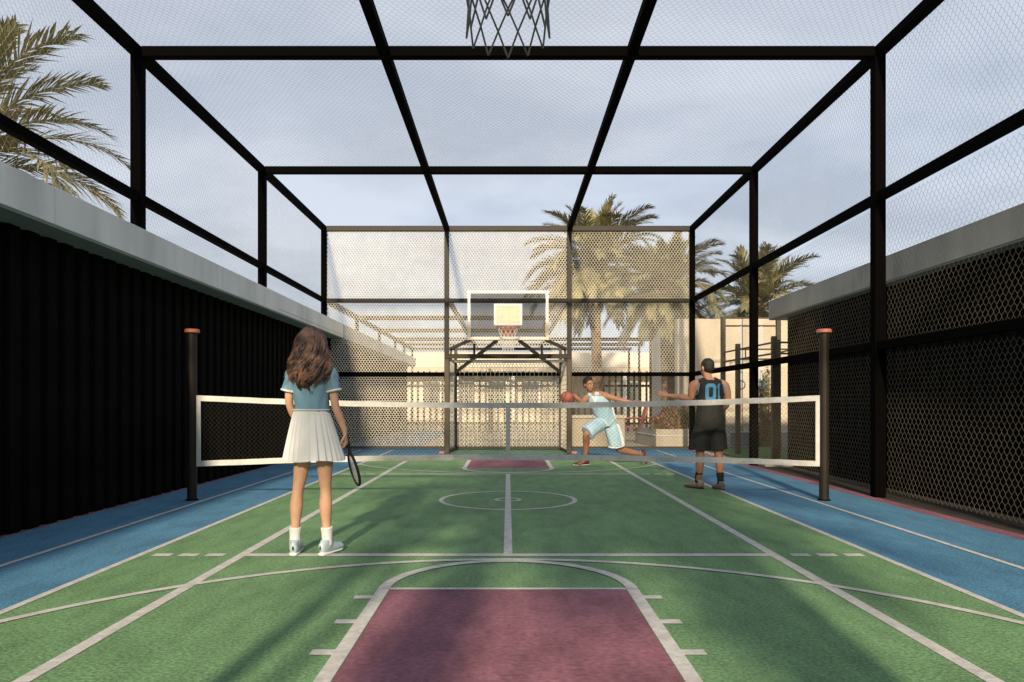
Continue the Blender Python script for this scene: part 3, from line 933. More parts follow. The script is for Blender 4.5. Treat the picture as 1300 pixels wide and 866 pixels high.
# ------------------------------------------------------------------ people
def remesh(name, bm, voxel, it=2, fold=0.0, fscale=9.0, seed=0):
    me = bpy.data.meshes.new('tmp'); bm.to_mesh(me); bm.free()
    o = bpy.data.objects.new('tmp', me); C.objects.link(o)
    md = o.modifiers.new('r', 'REMESH'); md.mode = 'VOXEL'; md.voxel_size = voxel; md.use_smooth_shade = True
    if it:
        sm = o.modifiers.new('s', 'SMOOTH'); sm.iterations = it; sm.factor = .5
    dg = bpy.context.evaluated_depsgraph_get()
    res = bpy.data.meshes.new_from_object(o.evaluated_get(dg))
    bpy.data.objects.remove(o); bpy.data.meshes.remove(me)
    res.name = name
    if fold:
        co = np.empty(len(res.vertices) * 3); res.vertices.foreach_get('co', co); co = co.reshape(-1, 3)
        nr = np.empty(len(res.vertices) * 3); res.vertices.foreach_get('normal', nr); nr = nr.reshape(-1, 3)
        for i in range(len(co)):
            p = co[i]
            q = Vector((p[0] * fscale, p[1] * fscale, p[2] * fscale * .55 + p[0] * fscale * .5 + seed))
            f = noise.noise(q) + .45 * noise.noise(q * 2.3)
            co[i] += nr[i] * f * fold
        res.vertices.foreach_set('co', co.ravel()); res.update()
    res.polygons.foreach_set('use_smooth', [True] * len(res.polygons))
    return res

def part(name, me, m, parent):
    """mesh in world coordinates -> child of parent"""
    p = Vector((0, 0, 0)); q = parent
    while q is not None:
        p += q.location; q = q.parent
    me.transform(Matrix.Translation(-p))
    return link(name, me, m, parent)

def hand(bm, w, d, nrm, side, curl=.5, s=1.0, spread=.12):
    """w wrist, d direction of the fingers, nrm back-of-hand normal, side +1/-1: which side the thumb is on"""
    w = Vector(w); d = Vector(d).normalized(); nrm = Vector(nrm); nrm = (nrm - d * nrm.dot(d)).normalized()
    a = d.cross(nrm) * side
    tube(bm, [w - d * .02 * s, w + d * .03 * s, w + d * .075 * s, w + d * .095 * s], [(.026 * s, .020 * s), (.036 * s, .017 * s), (.042 * s, .015 * s), (.038 * s, .011 * s)], 12, 2, ref=a)
    for i, (off, ln) in enumerate(((.030, .070), (.010, .080), (-.011, .074), (-.031, .058))):
        p = w + d * .088 * s + a * off * s
        dd = (d + a * off * spread / .03).normalized()
        pts = [p - dd * .02 * s, p]
        c = 0
        for j, f in enumerate((.45, .32, .23)):
            c += curl * (.7, 1.0, .7)[j] * (1 + .08 * i)
            q = dd * math.cos(c) - nrm * math.sin(c)
            p = p + q * ln * f * s; pts.append(p)
        tube(bm, pts, [.0095 * s, .0095 * s, .009 * s, .0085 * s, .0075 * s], 8, 2)
    p = w + d * .02 * s + a * .03 * s
    t1 = (d * .65 + a * .75 - nrm * .25).normalized(); t2 = (d * .9 + a * .25 - nrm * (.2 + curl * .4)).normalized()
    tube(bm, [p - t1 * .02 * s, p + t1 * .025 * s, p + t1 * .035 * s + t2 * .022 * s, p + t1 * .035 * s + t2 * .045 * s], [.014 * s, .012 * s, .0105 * s, .0085 * s], 8, 2)

def head(bm, c, fwd, up, s=1.0):
    """skull, jaw, nose, brow, lips, ears; returns the frame"""
    f = Vector(fwd).normalized(); u = Vector(up); u = (u - f * u.dot(f)).normalized(); r = f.cross(u)
    rot = Matrix((r, f, u)).transposed()
    c = Vector(c)
    at = lambda x, y, z: c + (r * x + f * y + u * z) * s
    ball(bm, at(0, -.012, .03), .075 * s, .095 * s, .09 * s, 20, rot)
    ball(bm, at(0, .018, -.025), .062 * s, .075 * s, .085 * s, 18, rot)
    ball(bm, at(0, .055, -.085), .036 * s, .032 * s, .028 * s, 14, rot)
    tube(bm, [at(0, .088, .015), at(0, .102, -.015), at(0, .108, -.032), at(0, .09, -.040)], [.009 * s, .011 * s, .016 * s, .010 * s], 8, 2)
    tube(bm, [at(-.05, .068, .032), at(-.02, .085, .034), at(.02, .085, .034), at(.05, .068, .032)], [.012 * s] * 4, 8, 2)
    tube(bm, [at(-.022, .083, -.062), at(0, .092, -.060), at(.022, .083, -.062)], [.006 * s, .009 * s, .006 * s], 8, 2)
    for q in (-1, 1):
        ball(bm, at(q * .077, -.012, -.005), .010 * s, .020 * s, .032 * s, 10, rot)
    return at, rot

def face_parts(p, at, rot, s, skin_m):
    for q in (-1, 1):
        bm = BM(); ball(bm, at(q * .031, .074, .008), .0125 * s, .0125 * s, .011 * s, 12, rot); e = obj('eye', bm, 'eye', p, smooth=True)
        bm = BM(); ball(bm, at(q * .031, .083, .008), .0065 * s, .0055 * s, .0065 * s, 10, rot); obj('iris', bm, 'rubber', e, smooth=True)
        bm = BM(); tube(bm, [at(q * .014, .094, .031), at(q * .033, .090, .037), at(q * .052, .075, .031)], [.004 * s, .005 * s, .003 * s], 6, 2); obj('eyebrow', bm, 'hairdark', p)
    bm = BM(); tube(bm, [at(-.022, .090, -.063), at(0, .0995, -.061), at(.022, .090, -.063)], [.003 * s, .006 * s, .003 * s], 8, 2); obj('mouth', bm, 'lip', p, smooth=True)

def limb(bm, pts, rs, sub=5, seg=14):
    tube(bm, pts, rs, seg, sub)

def shoe(p, ankle, toe_dir, m, sole_m, L=.27, pitch=0.0, zmin=0.0, name='shoe'):
    """pitch tips the shoe on its toe"""
    a = Vector(ankle); d = Vector(toe_dir).normalized(); up = Vector((0, 0, 1))
    side = d.cross(up).normalized()
    rm = Matrix.Rotation(-pitch, 3, side)
    heel = -.075
    ground = a - up * .085
    T = lambda x, z, o=0: a + rm @ (d * x + up * (z - .085) + side * o)
    bm = BM()
    tube(bm, [T(heel, .055), T(-.04, .062), (T(.03, .058)), T(.10, .043), T(.16, .036), T(heel + L, .032)],
         [(.026, .045), (.036, .055), (.038, .052), (.042, .038), (.041, .030), (.024, .022)], 14, 3, ref=side)
    tube(bm, [T(-.02, .07), T(-.018, .115)], [(.036, .05), (.036, .046)], 12, 1, ref=side, cap=0)
    s = part(name, remesh(name, bm, .008, 2), m, p)
    bm = BM()
    tube(bm, [T(heel - .006, .014), T(-.03, .014), T(.06, .013), T(.14, .014), T(heel + L + .008, .018)], [(.028, .014), (.040, .014), (.041, .013), (.045, .014), (.022, .012)], 12, 3, ref=side)
    part('sole', remesh('sole', bm, .007, 1), sole_m, s)
    return s

# --- woman with racket
WX, WY = -1.49, 5.42
w = thing('person', 'woman seen from behind in blue shirt and white pleated skirt holding a racket', 'person', (WX, WY, 0))
V = lambda x, y, z: (WX + x, WY + y, z)
bm = BM()
tube(bm, [V(.02, 0, .80), V(.02, 0, .90), V(.015, .0, 1.0), V(.01, .005, 1.10), V(.0, .0, 1.22), V(0, 0, 1.33), V(0, -.005, 1.40), V(0, 0, 1.44)],
     [(.145, .10), (.160, .115), (.135, .10), (.106, .082), (.122, .088), (.138, .092), (.112, .075), (.05, .05)], 20, 4, ref=(1, 0, 0))
tube(bm, [V(0, 0, 1.40), V(0, .005, 1.46), V(0, .012, 1.54)], [.05, .046, .048], 14, 2)
at_w, rot_w = head(bm, V(.0, .015, 1.605), (0.1, 1, -.02), (0, 0, 1), 1.0)
legw = [([V(-.062, 0, .86), V(-.068, 0, .72), V(-.09, .004, .56), V(-.105, .006, .475), V(-.112, -.008, .37), V(-.118, -.004, .25), V(-.125, 0, .10)]), ([V(.098, 0, .86), V(.100, 0, .72), V(.103, .004, .56), V(.107, .006, .475), V(.110, -.008, .37), V(.114, -.004, .25), V(.12, 0, .10)])]
for pts in legw:
    limb(bm, pts, [.077, .066, .049, .042, .049, .036, .028])
    tube(bm, [Vector(pts[-1]) + Vector((0, -.03, -.03)), Vector(pts[-1]) + Vector((0, .06, -.055)), Vector(pts[-1]) + Vector((0, .14, -.07))], [.035, .035, .025], 10, 2)
limb(bm, [V(-.11, 0, 1.385), V(-.142, 0, 1.365), V(-.163, .0, 1.25), V(-.172, .015, 1.15), V(-.158, .07, 1.06), V(-.128, .12, .985)], [.038, .042, .036, .030, .029, .020])
limb(bm, [V(.11, 0, 1.385), V(.142, 0, 1.365), V(.163, .0, 1.25), V(.182, -.005, 1.13), V(.212, .02, 1.03), V(.245, .045, .925)], [.038, .042, .036, .030, .029, .020])
hand(bm, V(-.123, .125, .978), (.55, .5, -.45), (-.5, .5, .3), -1, .5, .92)
hand(bm, V(.246, .047, .915), (.10, .12, -1), (1, -.1, .05), 1, 1.0, .92)
body = part('body', remesh('body', bm, .0072, 2), 'skin', w)
face_parts(w, at_w, rot_w, 1.0, 'skin')
# shirt
bm = BM()
tube(bm, [V(.012, 0, 1.065), V(.01, 0, 1.10), V(.0, 0, 1.22), V(0, 0, 1.33), V(0, -.005, 1.405), V(0, 0, 1.445)],
     [(.124, .098), (.128, .100), (.138, .105), (.150, .110), (.125, .09), (.06, .06)], 24, 5, ref=(1, 0, 0), cap=.05)
for s, sh, el in ((-1, V(-.138, 0, 1.372), V(-.168, .0, 1.238)), (1, V(.138, 0, 1.372), V(.168, 0, 1.238))):
    tube(bm, [V(s * .07, 0, 1.385), sh, tuple((Vector(sh) + Vector(el)) / 2), el], [.05, .057, .055, .056], 16, 4, cap=.02)
shirt = part('shirt', remesh('shirt', bm, .0075, 1, .013, 12, 1), 'shirt', w)
for s, el, d in ((-1, V(-.168, .0, 1.238), Vector((-.22, 0, -1))), (1, V(.168, 0, 1.238), Vector((.22, 0, -1)))):
    d.normalize(); u = d.orthogonal().normalized(); v = d.cross(u)
    bm = BM(); e = Vector(el)
    tube(bm, [e + (u * math.cos(a) + v * math.sin(a)) * .056 for a in np.linspace(0, 2 * math.pi, 29)[:-1]], [.009] * 28, 8, 1, closed=True)
    obj('cuff', bm, 'cloth', shirt, smooth=True)
# pleated skirt: a thin double shell
def skirt():
    bm = BM(); nth = 240; nz = 14; rows = []
    for lay in (0, 1):
        for j in range(nz + 1):
            t = j / nz
            z = 1.100 - .385 * t
            rx = .126 + .098 * t ** .85 - lay * .004; ry = .102 + .085 * t - lay * .004
            ring = []
            for k in range(nth):
                a = 2 * math.pi * k / nth
                ph = (a * 26 / (2 * math.pi) + .3 * math.sin(a * 3 + 1)) % 1
                fold = (ph if ph < .78 else (1 - ph) / .22 * .78) - .4          # knife pleats
                amp = (.004 + .022 * t)
                m_ = 1 + fold * amp / .2 + .03 * t * math.sin(a * 5 + 2) 
                ring.append(bm.verts.new((WX + .02 * t + rx * m_ * math.cos(a), WY + ry * m_ * math.sin(a), z + .006 * math.sin(a * 4) * t)))
            rows.append(ring)
    for lay in (0, 1):
        for j in range(nz):
            A = rows[lay * (nz + 1) + j]; B = rows[lay * (nz + 1) + j + 1]
            for k in range(nth):
                q = (A[k], B[k], B[(k + 1) % nth], A[(k + 1) % nth])
                bm.faces.new(q if lay == 0 else q[::-1])
    for j, fl in ((0, 0), (nz, 1)):
        A = rows[j]; B = rows[nz + 1 + j]
        for k in range(nth):
            q = (A[k], A[(k + 1) % nth], B[(k + 1) % nth], B[k]); bm.faces.new(q if fl == 0 else q[::-1])
    bmesh.ops.recalc_face_normals(bm, faces=bm.faces)
    return bm
sk = obj('skirt', skirt(), 'cloth', w)
bm = BM(); tube(bm, [V(.129 * math.cos(a), .105 * math.sin(a), 1.094) for a in np.linspace(0, 2 * math.pi, 41)[:-1]], [(.006, .015)] * 40, 8, 1, ref=(0, 0, 1), closed=True)
obj('waistband', bm, 'cloth', sk, smooth=True)
# hair: strands over an inner volume
def long_hair():
    rng = random.Random(4)
    bm = BM()
    tube(bm, [V(0, -.02, 1.30), V(0, -.055, 1.36), V(0, -.05, 1.48), V(0, -.035, 1.60), V(0, -.015, 1.68), V(0, -.01, 1.705)], [(.075, .035), (.105, .06), (.108, .075), (.092, .095), (.065, .075), (.02, .02)], 18, 4, ref=(1, 0, 0))
    bmesh.ops.recalc_face_normals(bm, faces=bm.faces)
    for k in range(58):
        ca = -1.95 + 3.9 * (k + rng.uniform(.2, .8)) / 58; layer = rng.uniform(-.05, .07)
        cend = rng.gauss(1.268, .022) + .045 * abs(ca)
        ph = rng.uniform(0, 6.28); camp = rng.uniform(.016, .030); fr = rng.uniform(2.6, 3.9)
        for i in range(11):
            a = ca + rng.gauss(0, .055); end = cend + rng.gauss(0, .014)
            sx = math.sin(a); cy = -math.cos(a); sprd = 1 + layer + rng.gauss(0, .018); wv = ph + rng.gauss(0, .35)
            pts = [V(rng.uniform(-.03, .03), .01 - .02 * abs(rng.gauss(0, 1)), 1.722)]
            z = 1.705
            while z > end:
                u = (1.705 - z) / .48
                rx = np.interp(z, [1.22, 1.30, 1.36, 1.44, 1.53, 1.60, 1.66, 1.705], [.075, .112, .138, .138, .118, .102, .087, .05])
                ry = np.interp(z, [1.22, 1.30, 1.36, 1.44, 1.53, 1.60, 1.66, 1.705], [.055, .075, .088, .10, .112, .114, .10, .06])
                oy = np.interp(z, [1.22, 1.36, 1.53, 1.70], [-.05, -.05, -.02, -.01])
                w_ = camp * min(1, u * 1.6)
                pts.append(V(sx * rx * sprd + w_ * math.sin(fr * u * 6.28 + wv), cy * ry * sprd + oy + w_ * .7 * math.cos(fr * u * 6.28 + wv), z))
                z -= .026
            if len(pts) < 4: continue
            n = len(pts)
            tube(bm, pts, [.004] + [.0058 * rng.uniform(.7, 1.35)] * (n - 2) + [.0015], 5, 1)
    for i in range(110):
        a = rng.uniform(-1.9, 1.9); z = rng.uniform(1.34, 1.66)
        r = np.interp(z, [1.30, 1.36, 1.44, 1.53, 1.60, 1.66], [.115, .140, .140, .120, .104, .088]) * 1.02
        p = Vector(V(math.sin(a) * r, -math.cos(a) * r * .75 - .03, z)); d = Vector((math.sin(a) * rng.uniform(.1, .5), -math.cos(a) * rng.uniform(.1, .4), -1))
        pts = [p + d * (.03 * q) + Vector((rng.gauss(0, .004), rng.gauss(0, .004), 0)) for q in range(5)]
        tube(bm, pts, [.0012] * 5, 3, 2)
    return bm
obj('hair', long_hair(), 'hair', w, smooth=True)
for pts, td, sd in ((legw[0], (-.12, 1, 0), -1), (legw[1], (.38, 1, 0), 1)):
    an = Vector(pts[-1])
    bm = BM(); tube(bm, [an + Vector((0, 0, -.03)), an + Vector((0, 0, .04)), an + (Vector(pts[-2]) - an) * .72], [.043, .041, .047], 16, 4, cap=.02)
    part('sock', remesh('sock', bm, .007, 1, .002, 30), 'cloth', w)
    s_ = shoe(w, (an.x, an.y, .085), td, 'shoewhite', 'cloth', .255)
    bm = BM(); hv = Vector(td).normalized(); c0 = Vector((an.x, an.y, .062)) - hv * .105
    ball(bm, c0 + hv * .014, .006, .006, .016, 10); obj('heel_tab', bm, 'jersey', s_, smooth=True)

# racket in her right hand
hx = Vector(V(.256, .062, .86))
rk = thing('tennis_racket', 'dark framed racket hanging from the hand of woman in white skirt', 'racket', tuple(hx))
ax = Vector((.05, .10, -.30)).normalized()
face_n = Vector((.86, .50, .05)); face_n = (face_n - ax * face_n.dot(ax)).normalized(); sd = ax.cross(face_n)
PT = lambda u, v: hx + ax * u + sd * v
bm = BM(); tube(bm, [PT(-.07, 0), PT(.05, 0), PT(.08, 0)], [.0165, .0155, .012], 10, 1); obj('grip', bm, 'rubber', rk, smooth=True)
bm = BM(); e = [PT(.245 + .132 * math.cos(a), .100 * math.sin(a)) for a in np.linspace(0, 2 * math.pi, 41)[:-1]]
tube(bm, e, [.0105] * 40, 8, 1, closed=True)
for s in (-1, 1): tube(bm, [PT(.07, 0), PT(.11, s * .025), PT(.150, s * .068)], [.010, .009, .009], 8, 3)
obj('frame', bm, 'rubber', rk, smooth=True)
sg = []
for i in range(-8, 9):
    v = i * .0118; h = .132 * math.sqrt(max(0, 1 - (v / .100) ** 2)); sg.append((PT(.245 - h, v), PT(.245 + h, v)))
for i in range(-10, 11):
    u = i * .0125; h = .100 * math.sqrt(max(0, 1 - (u / .132) ** 2)); sg.append((PT(.245 + u, -h), PT(.245 + u, h)))
me = wires('string_bed', [(tuple(a), tuple(b)) for a, b in sg], .0011)
me.transform(Matrix.Translation(-hx)); link('string_bed', me, 'stringbed', rk)

# --- generic man builder -----------------------------------------------------
def cap_hair(p, at, rot, s=1.0, name='hair'):
    """short hair: scalp shell roughened"""
    bm = BM()
    ball(bm, at(0, -.022, .042), .080 * s, .094 * s, .091 * s, 20, rot)
    ball(bm, at(0, -.045, .0), .074 * s, .068 * s, .075 * s, 18, rot)
    me = remesh(name, bm, .008, 1, .0055, 60, 3)
    part(name, me, 'hairdark', p)

# man in black, from behind
BX, BY = 2.645, 9.45
b = thing('person', 'man seen from behind in black jersey number 01 and black shorts, arm held out', 'person', (BX, BY, 0))
V = lambda x, y, z: (BX + x, BY + y, z)
bm = BM()
tube(bm, [V(.02, 0, .82), V(.02, 0, .92), V(.02, 0, 1.02), V(.015, 0, 1.12), V(.015, .0, 1.25), V(.015, 0, 1.36), V(.01, 0, 1.42), V(0, .005, 1.46)],
     [(.15, .11), (.165, .12), (.15, .11), (.15, .105), (.175, .115), (.185, .11), (.14, .085), (.06, .06)], 20, 4, ref=(1, 0, 0))
tube(bm, [V(0, 0, 1.42), V(-.005, .012, 1.49), V(-.01, .02, 1.55)], [.06, .054, .056], 14, 2)
at_b, rot_b = head(bm, V(-.012, .03, 1.605), (-.45, 1, -.05), (0, 0, 1), 1.0)
legsb = [[V(-.07, 0, .88), V(-.085, .03, .72), V(-.095, .05, .52), V(-.095, .045, .46), V(-.10, .04, .36), V(-.10, .06, .24), V(-.105, .11, .095)],
         [V(.10, 0, .88), V(.115, -.01, .72), V(.125, -.01, .52), V(.13, -.02, .46), V(.135, -.045, .36), V(.14, -.05, .24), V(.145, -.055, .095)]]
for pts in legsb:
    limb(bm, pts, [.095, .085, .062, .055, .060, .045, .036])
    q = Vector(pts[-1]); tube(bm, [q, q + Vector((-.02, .06, -.04)), q + Vector((-.03, .13, -.06))], [.034, .034, .025], 10, 2)
limb(bm, [V(-.13, 0, 1.40), V(-.195, 0, 1.37), V(-.215, .02, 1.28), V(-.22, .05, 1.215), V(-.35, .14, 1.225), V(-.475, .21, 1.24)], [.055, .062, .052, .043, .040, .027])
limb(bm, [V(.15, 0, 1.40), V(.215, 0, 1.37), V(.25, .01, 1.27), V(.265, .04, 1.15), V(.255, .16, 1.08), V(.22, .27, 1.06)], [.055, .062, .052, .043, .040, .027])
hand(bm, V(-.48, .212, 1.243), (-.95, .35, .28), (-.3, -.6, .8), 1, .12, 1.05, .3)
hand(bm, V(.215, .28, 1.06), (-.3, 1, .05), (.6, .1, .7), -1, .35, 1.05)
part('body', remesh('body', bm, .0075, 2), 'skintwo', b)
cap_hair(b, at_b, rot_b)
face_parts(b, at_b, rot_b, 1.0, 'skintwo')
bm = BM()
tube(bm, [V(.02, 0, .93), V(.02, 0, 1.0), V(.018, 0, 1.12), V(.015, 0, 1.25), V(.015, -.004, 1.33), V(.012, -.012, 1.40), V(.012, -.012, 1.44)],
     [(.185, .135), (.178, .13), (.172, .125), (.184, .138), (.176, .145), (.155, .125), (.125, .09)], 24, 5, ref=(1, 0, 0), cap=.05)
for q in (-1, 1):
    tube(bm, [V(q * .05 + .012, 0, 1.435), V(q * .10 + .012, 0, 1.415), V(q * .142 + .012, 0, 1.395)], [(.082, .05), (.092, .052), (.09, .04)], 16, 3, ref=(0, 1, 0))
jme = remesh('jersey', bm, .0085, 1, .008, 9, 5)
jb = part('jersey', jme, 'jersey', b)
bvh = BVHTree.FromPolygons([Vector(v.co) + b.location for v in jme.vertices], [tuple(p.vertices) for p in jme.polygons])
def on_back(x, z, off=.004):
    h = bvh.ray_cast(Vector((x, BY - 1, z)), Vector((0, 1, 0)))
    y = h[0].y if h[0] else BY - .13
    return Vector((x, y - off, z))
def print_strip(outer, inner=None):
    """band between two matching outlines, or a filled outline, pressed on the jersey back"""
    bm = BM(); n = len(outer)
    for i in range(n):
        a, b2 = outer[i], outer[(i + 1) % n]; c_, d_ = inner[i], inner[(i + 1) % n]
        K = 4
        for k in range(K):
            f = lambda p, q, t: (p[0] + (q[0] - p[0]) * t, p[1] + (q[1] - p[1]) * t)
            t0, t1 = k / K, (k + 1) / K
            bm.faces.new([bm.verts.new(on_back(*p)) for p in (f(a, c_, t0), f(b2, d_, t0), f(b2, d_, t1), f(a, c_, t1))])
    bmesh.ops.remove_doubles(bm, verts=bm.verts, dist=.0004)
    bmesh.ops.recalc_face_normals(bm, faces=bm.faces)
    r = bmesh.ops.extrude_face_region(bm, geom=list(bm.faces))
    bmesh.ops.translate(bm, verts=[v for v in r['geom'] if isinstance(v, bmesh.types.BMVert)], vec=(0, -.003, 0))
    return bm
def rrect(cx, cz, hw, hh, r, n=5):
    pts = []
    for qx, qz, a0 in ((1, 1, 0), (-1, 1, 90), (-1, -1, 180), (1, -1, 270)):
        for k in range(n + 1):
            a = R(a0 + 90 * k / n); pts.append((cx + qx * (hw - r) + r * math.cos(a), cz + qz * (hh - r) + r * math.sin(a)))
    return pts
dz = 1.285
obj('number_zero', print_strip(rrect(BX - .005, dz, .068, .112, .045), rrect(BX - .005, dz, .026, .066, .018)), 'digit', jb)
one = [(BX + .128, dz - .112), (BX + .128, dz + .112), (BX + .100, dz + .112), (BX + .080, dz + .075), (BX + .080, dz + .055), (BX + .092, dz + .062), (BX + .092, dz - .112)]
cx1 = BX + .11
obj('number_one', print_strip(one, [(cx1, z * .9 + dz * .1) for x, z in one]), 'digit', jb)
for s in (-1, 1):       # blue armhole trim
    bm = BM(); tube(bm, [V(s * .118 + .01, -.03, 1.452), V(s * .150 + .013, -.085, 1.395), V(s * .168 + .014, -.10, 1.33), V(s * .180 + .015, -.075, 1.265), V(s * .19 + .015, .0, 1.24)], [.007] * 5, 8, 4); obj('armhole_trim', bm, 'digit', jb, smooth=True)
bm = BM()
tube(bm, [V(.02, 0, 1.02), V(.02, 0, .95), V(.02, 0, .86), V(.02, 0, .78)], [(.172, .128), (.185, .138), (.195, .142), (.16, .125)], 24, 4, ref=(1, 0, 0), cap=.05)
tube(bm, [V(-.055, .0, .88), V(-.085, .025, .72), V(-.115, .04, .60), V(-.125, .045, .525)], [.11, .115, .118, .125], 20, 4, cap=.02)
tube(bm, [V(.095, .0, .88), V(.115, -.005, .72), V(.125, -.01, .60), V(.13, -.012, .525)], [.11, .115, .116, .122], 20, 4, cap=.02)
part('shorts', remesh('shorts', bm, .009, 1, .010, 8, 9), 'jersey', b)
for pts, td in ((legsb[0], (-.75, 1, 0)), (legsb[1], (-.15, 1, 0))):
    an = Vector(pts[-1])
    bm = BM(); tube(bm, [an + Vector((0, 0, -.02)), an + Vector((0, 0, .05)), an + (Vector(pts[-2]) - an) * .95], [.045, .043, .050], 16, 3, cap=.02)
    part('sock', remesh('sock', bm, .008, 1), 'jersey', b)
    shoe(b, (an.x, an.y, .085), td, 'shoegrey', 'shoered', .29)

# man in sky blue, lunging towards us
BX, BY = 1.80, 13.2
l = thing('person', 'man lunging low in sky blue basketball jersey and shorts reaching sideways', 'person', (BX, BY, 0))
X0 = lambda px_: (px_ - 645) / 908 * 13.2 - BX
ZZ = lambda py_: 1.15 + (511 - py_) / 908 * 13.2
V = lambda x, y, z: (BX + x, BY + y, z)
Q = lambda px_, py_, y=0: V(X0(px_), y, ZZ(py_))
bm = BM()
tube(bm, [Q(769, 541), Q(769, 534, -.02), Q(766, 525, -.06), Q(762, 516, -.10), Q(756, 507, -.15), Q(752, 502.5, -.17), Q(750, 500, -.18)],
     [(.15, .13), (.165, .125), (.155, .115), (.175, .12), (.185, .115), (.14, .09), (.065, .065)], 20, 4, ref=(1, 0, -.35))
tube(bm, [Q(750, 503, -.17), Q(748.5, 498, -.20), Q(747, 494, -.22)], [.062, .056, .058], 14, 2)
at_l, rot_l = head(bm, Q(745.5, 488.5, -.25), (.50, -1, -.22), (-.16, -.1, 1), 1.08)
# his right leg (screen left): planted, knee bent forward
lg1 = [Q(763, 537, 0), Q(754, 542, -.18), Q(744, 548, -.34), Q(741.5, 552, -.33), Q(742.5, 560, -.25), Q(742, 570, -.22), Q(741, 583.5, -.20)]
lg2 = [Q(775, 538, 0), Q(780, 553, .02), Q(785, 568, .03), Q(788, 571.5, .05), Q(797, 573.5, .13), Q(809, 576, .18), Q(819, 578.5, .22)]
for pts in (lg1, lg2):
    limb(bm, pts, [.10, .092, .068, .060, .064, .048, .037])
tube(bm, [Vector(lg1[-1]), Vector(lg1[-1]) + Vector((-.08, -.05, -.05)), Vector(lg1[-1]) + Vector((-.13, -.08, -.06))], [.034, .034, .025], 10, 2)
tube(bm, [Vector(lg2[-1]), Vector(lg2[-1]) + Vector((.03, -.02, -.08)), Vector(lg2[-1]) + Vector((.03, -.06, -.15))], [.034, .034, .025], 10, 2)
limb(bm, [Q(752, 503.5, -.16), Q(745, 504.5, -.16), Q(741, 508, -.20), Q(738.5, 511.5, -.26), Q(731, 506.5, -.36), Q(726.5, 502.5, -.40)], [.055, .062, .053, .046, .043, .030])
limb(bm, [Q(757, 502.5, -.16), Q(763.5, 501.5, -.17), Q(771, 504, -.24), Q(779, 506.5, -.30), Q(790, 509.5, -.36), Q(798, 511, -.38)], [.055, .062, .053, .046, .042, .029])
hand(bm, Q(726, 502, -.40), (-.8, -.1, .15), (.15, -.2, 1), 1, .45, 1.1, .25)
hand(bm, Q(798.5, 511, -.38), (1, -.1, .02), (.0, -.7, .7), -1, .2, 1.1, .25)
part('body', remesh('body', bm, .008, 2), 'skinthree', l)
cap_hair(l, at_l, rot_l, 1.10)
face_parts(l, at_l, rot_l, 1.08, 'skinthree')
bm = BM()
tube(bm, [Q(769, 537, 0), Q(768.5, 532, -.02), Q(766, 525, -.06), Q(762, 516, -.10), Q(757, 508.5, -.15), Q(753.5, 504, -.17), Q(752.5, 502, -.175)],
     [(.185, .15), (.18, .145), (.172, .135), (.186, .138), (.175, .128), (.14, .10), (.12, .08)], 24, 4, ref=(1, 0, -.35), cap=.05)
for a_, b_ in ((Q(745.6, 502.0, -.17), Q(749.0, 501.5, -.17)), (Q(753.2, 500.8, -.17), Q(758.2, 501.0, -.17))):
    tube(bm, [a_, b_], [(.095, .05), (.095, .05)], 16, 1, ref=(0, 1, 0))
jl = part('jersey', remesh('jersey', bm, .009, 1, .012, 8, 2), 'jerseyblue', l)
for a_, b_ in ((Q(748.5, 501.5, -.235), Q(753, 511, -.27)), (Q(755.5, 500.5, -.235), Q(753.5, 511, -.275))):
    bm = BM(); tube(bm, [a_, tuple((Vector(a_) + Vector(b_)) / 2 + Vector((0, -.012, 0))), b_], [.011, .011, .011], 8, 4); obj('collar_trim', bm, 'cloth', jl, smooth=True)
bm = BM(); tube(bm, [Q(758, 500.5, -.20), Q(762.5, 505, -.255), Q(765, 510, -.235), Q(767.5, 513, -.15)], [.013] * 4, 8, 4); obj('armhole_trim', bm, 'cloth', jl, smooth=True)
bm = BM(); tube(bm, [Q(775.5, 514, -.10), Q(777.5, 522, -.10), Q(781, 533, -.06)], [.016, .02, .022], 8, 4); obj('side_stripe', bm, 'cloth', jl, smooth=True)
bm = BM()
tube(bm, [Q(769, 529, -.03), Q(769, 535, -.01), Q(769, 541, 0)], [(.178, .14), (.19, .155), (.165, .15)], 24, 4, ref=(1, 0, -.2), cap=.05)
tube(bm, [Q(764, 536, 0), Q(755, 541, -.17), Q(747.5, 545.5, -.30), Q(742.5, 549, -.345)], [.125, .13, .128, .135], 20, 4, cap=.02)
tube(bm, [Q(774, 537, 0), Q(777, 548, .0), Q(780, 558, .01), Q(781.5, 566.5, .02)], [.125, .13, .132, .138], 20, 4, cap=.02)
sl = part('shorts', remesh('shorts', bm, .010, 1, .014, 7, 4), 'jerseyblue', l)
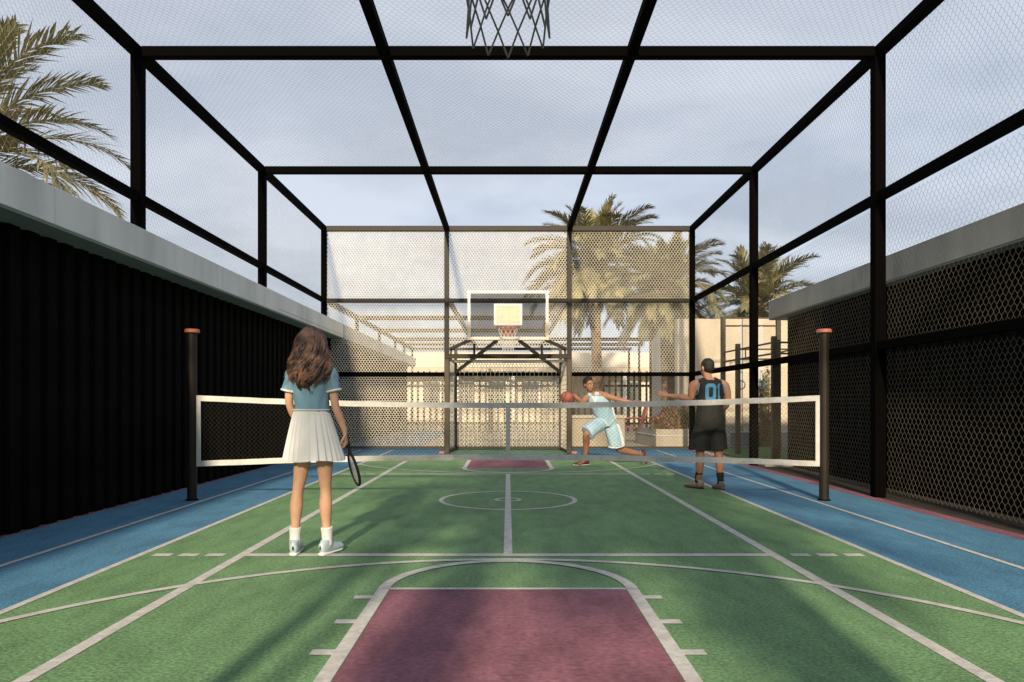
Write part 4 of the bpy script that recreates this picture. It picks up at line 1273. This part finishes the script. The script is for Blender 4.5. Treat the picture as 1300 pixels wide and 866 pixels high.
bm = BM(); tube(bm, [Q(783, 539, -.10), Q(787, 549, -.08), Q(789.5, 558, -.06), Q(791, 566, -.05)], [(.03, .02)] * 4, 10, 4); obj('side_stripe', bm, 'cloth', sl, smooth=True)
bm = BM(); tube(bm, [Q(771.5, 567, -.09), Q(776, 568, -.12), Q(783, 568, -.12), Q(790, 566.5, -.06)], [.013] * 4, 8, 4); obj('hem_trim', bm, 'cloth', sl, smooth=True)
bm = BM(); tube(bm, [Q(767, 530, -.165), Q(767, 536, -.175), Q(770.5, 540.5, -.175), Q(775, 537, -.165), Q(777.5, 531.5, -.15)], [.008] * 5, 8, 4); obj('waist_cord', bm, 'cloth', sl, smooth=True)
an = Vector(lg1[-1]); shoe(l, (an.x, an.y, .088), (-1, -.35, 0), 'shoered', 'cloth', .30)
an = Vector(lg2[-1]); shoe(l, (an.x + .02, an.y, .205), (.25, -1, 0), 'shoered', 'cloth', .29, pitch=R(52))

bc = Vector(Q(717.8, 505.5, -.42)); br = .122
bl = thing('basketball', 'reddish brown basketball held out by the man in sky blue', 'ball', tuple(bc))
bm = BM(); ball(bm, (0, 0, 0), br, seg=32); obj('shell', bm, 'ball', bl, world=False, smooth=True)
bm = BM()
rotb = Matrix.Rotation(.5, 3, 'Y') @ Matrix.Rotation(.4, 3, 'X')
for ax_ in ('X', 'Z'):
    mm = rotb @ Matrix.Rotation(R(90) if ax_ == 'X' else 0, 3, 'X')
    tube(bm, [mm @ Vector((br * math.cos(a), br * math.sin(a), 0)) for a in np.linspace(0, 2 * math.pi, 41)[:-1]], [.0035] * 40, 6, 1, closed=True)
for s in (-1, 1):
    pts = []
    for a in np.linspace(0, 2 * math.pi, 41)[:-1]:
        v = Vector((.75 * math.cos(a), .75 * math.sin(a), s * (.50 + .22 * math.cos(2 * a)))).normalized() * br
        pts.append(rotb @ Matrix.Rotation(R(90), 3, 'Y') @ v)
    tube(bm, pts, [.0035] * 40, 6, 1, closed=True)
obj('seam', bm, 'rubber', bl, world=False, smooth=True)
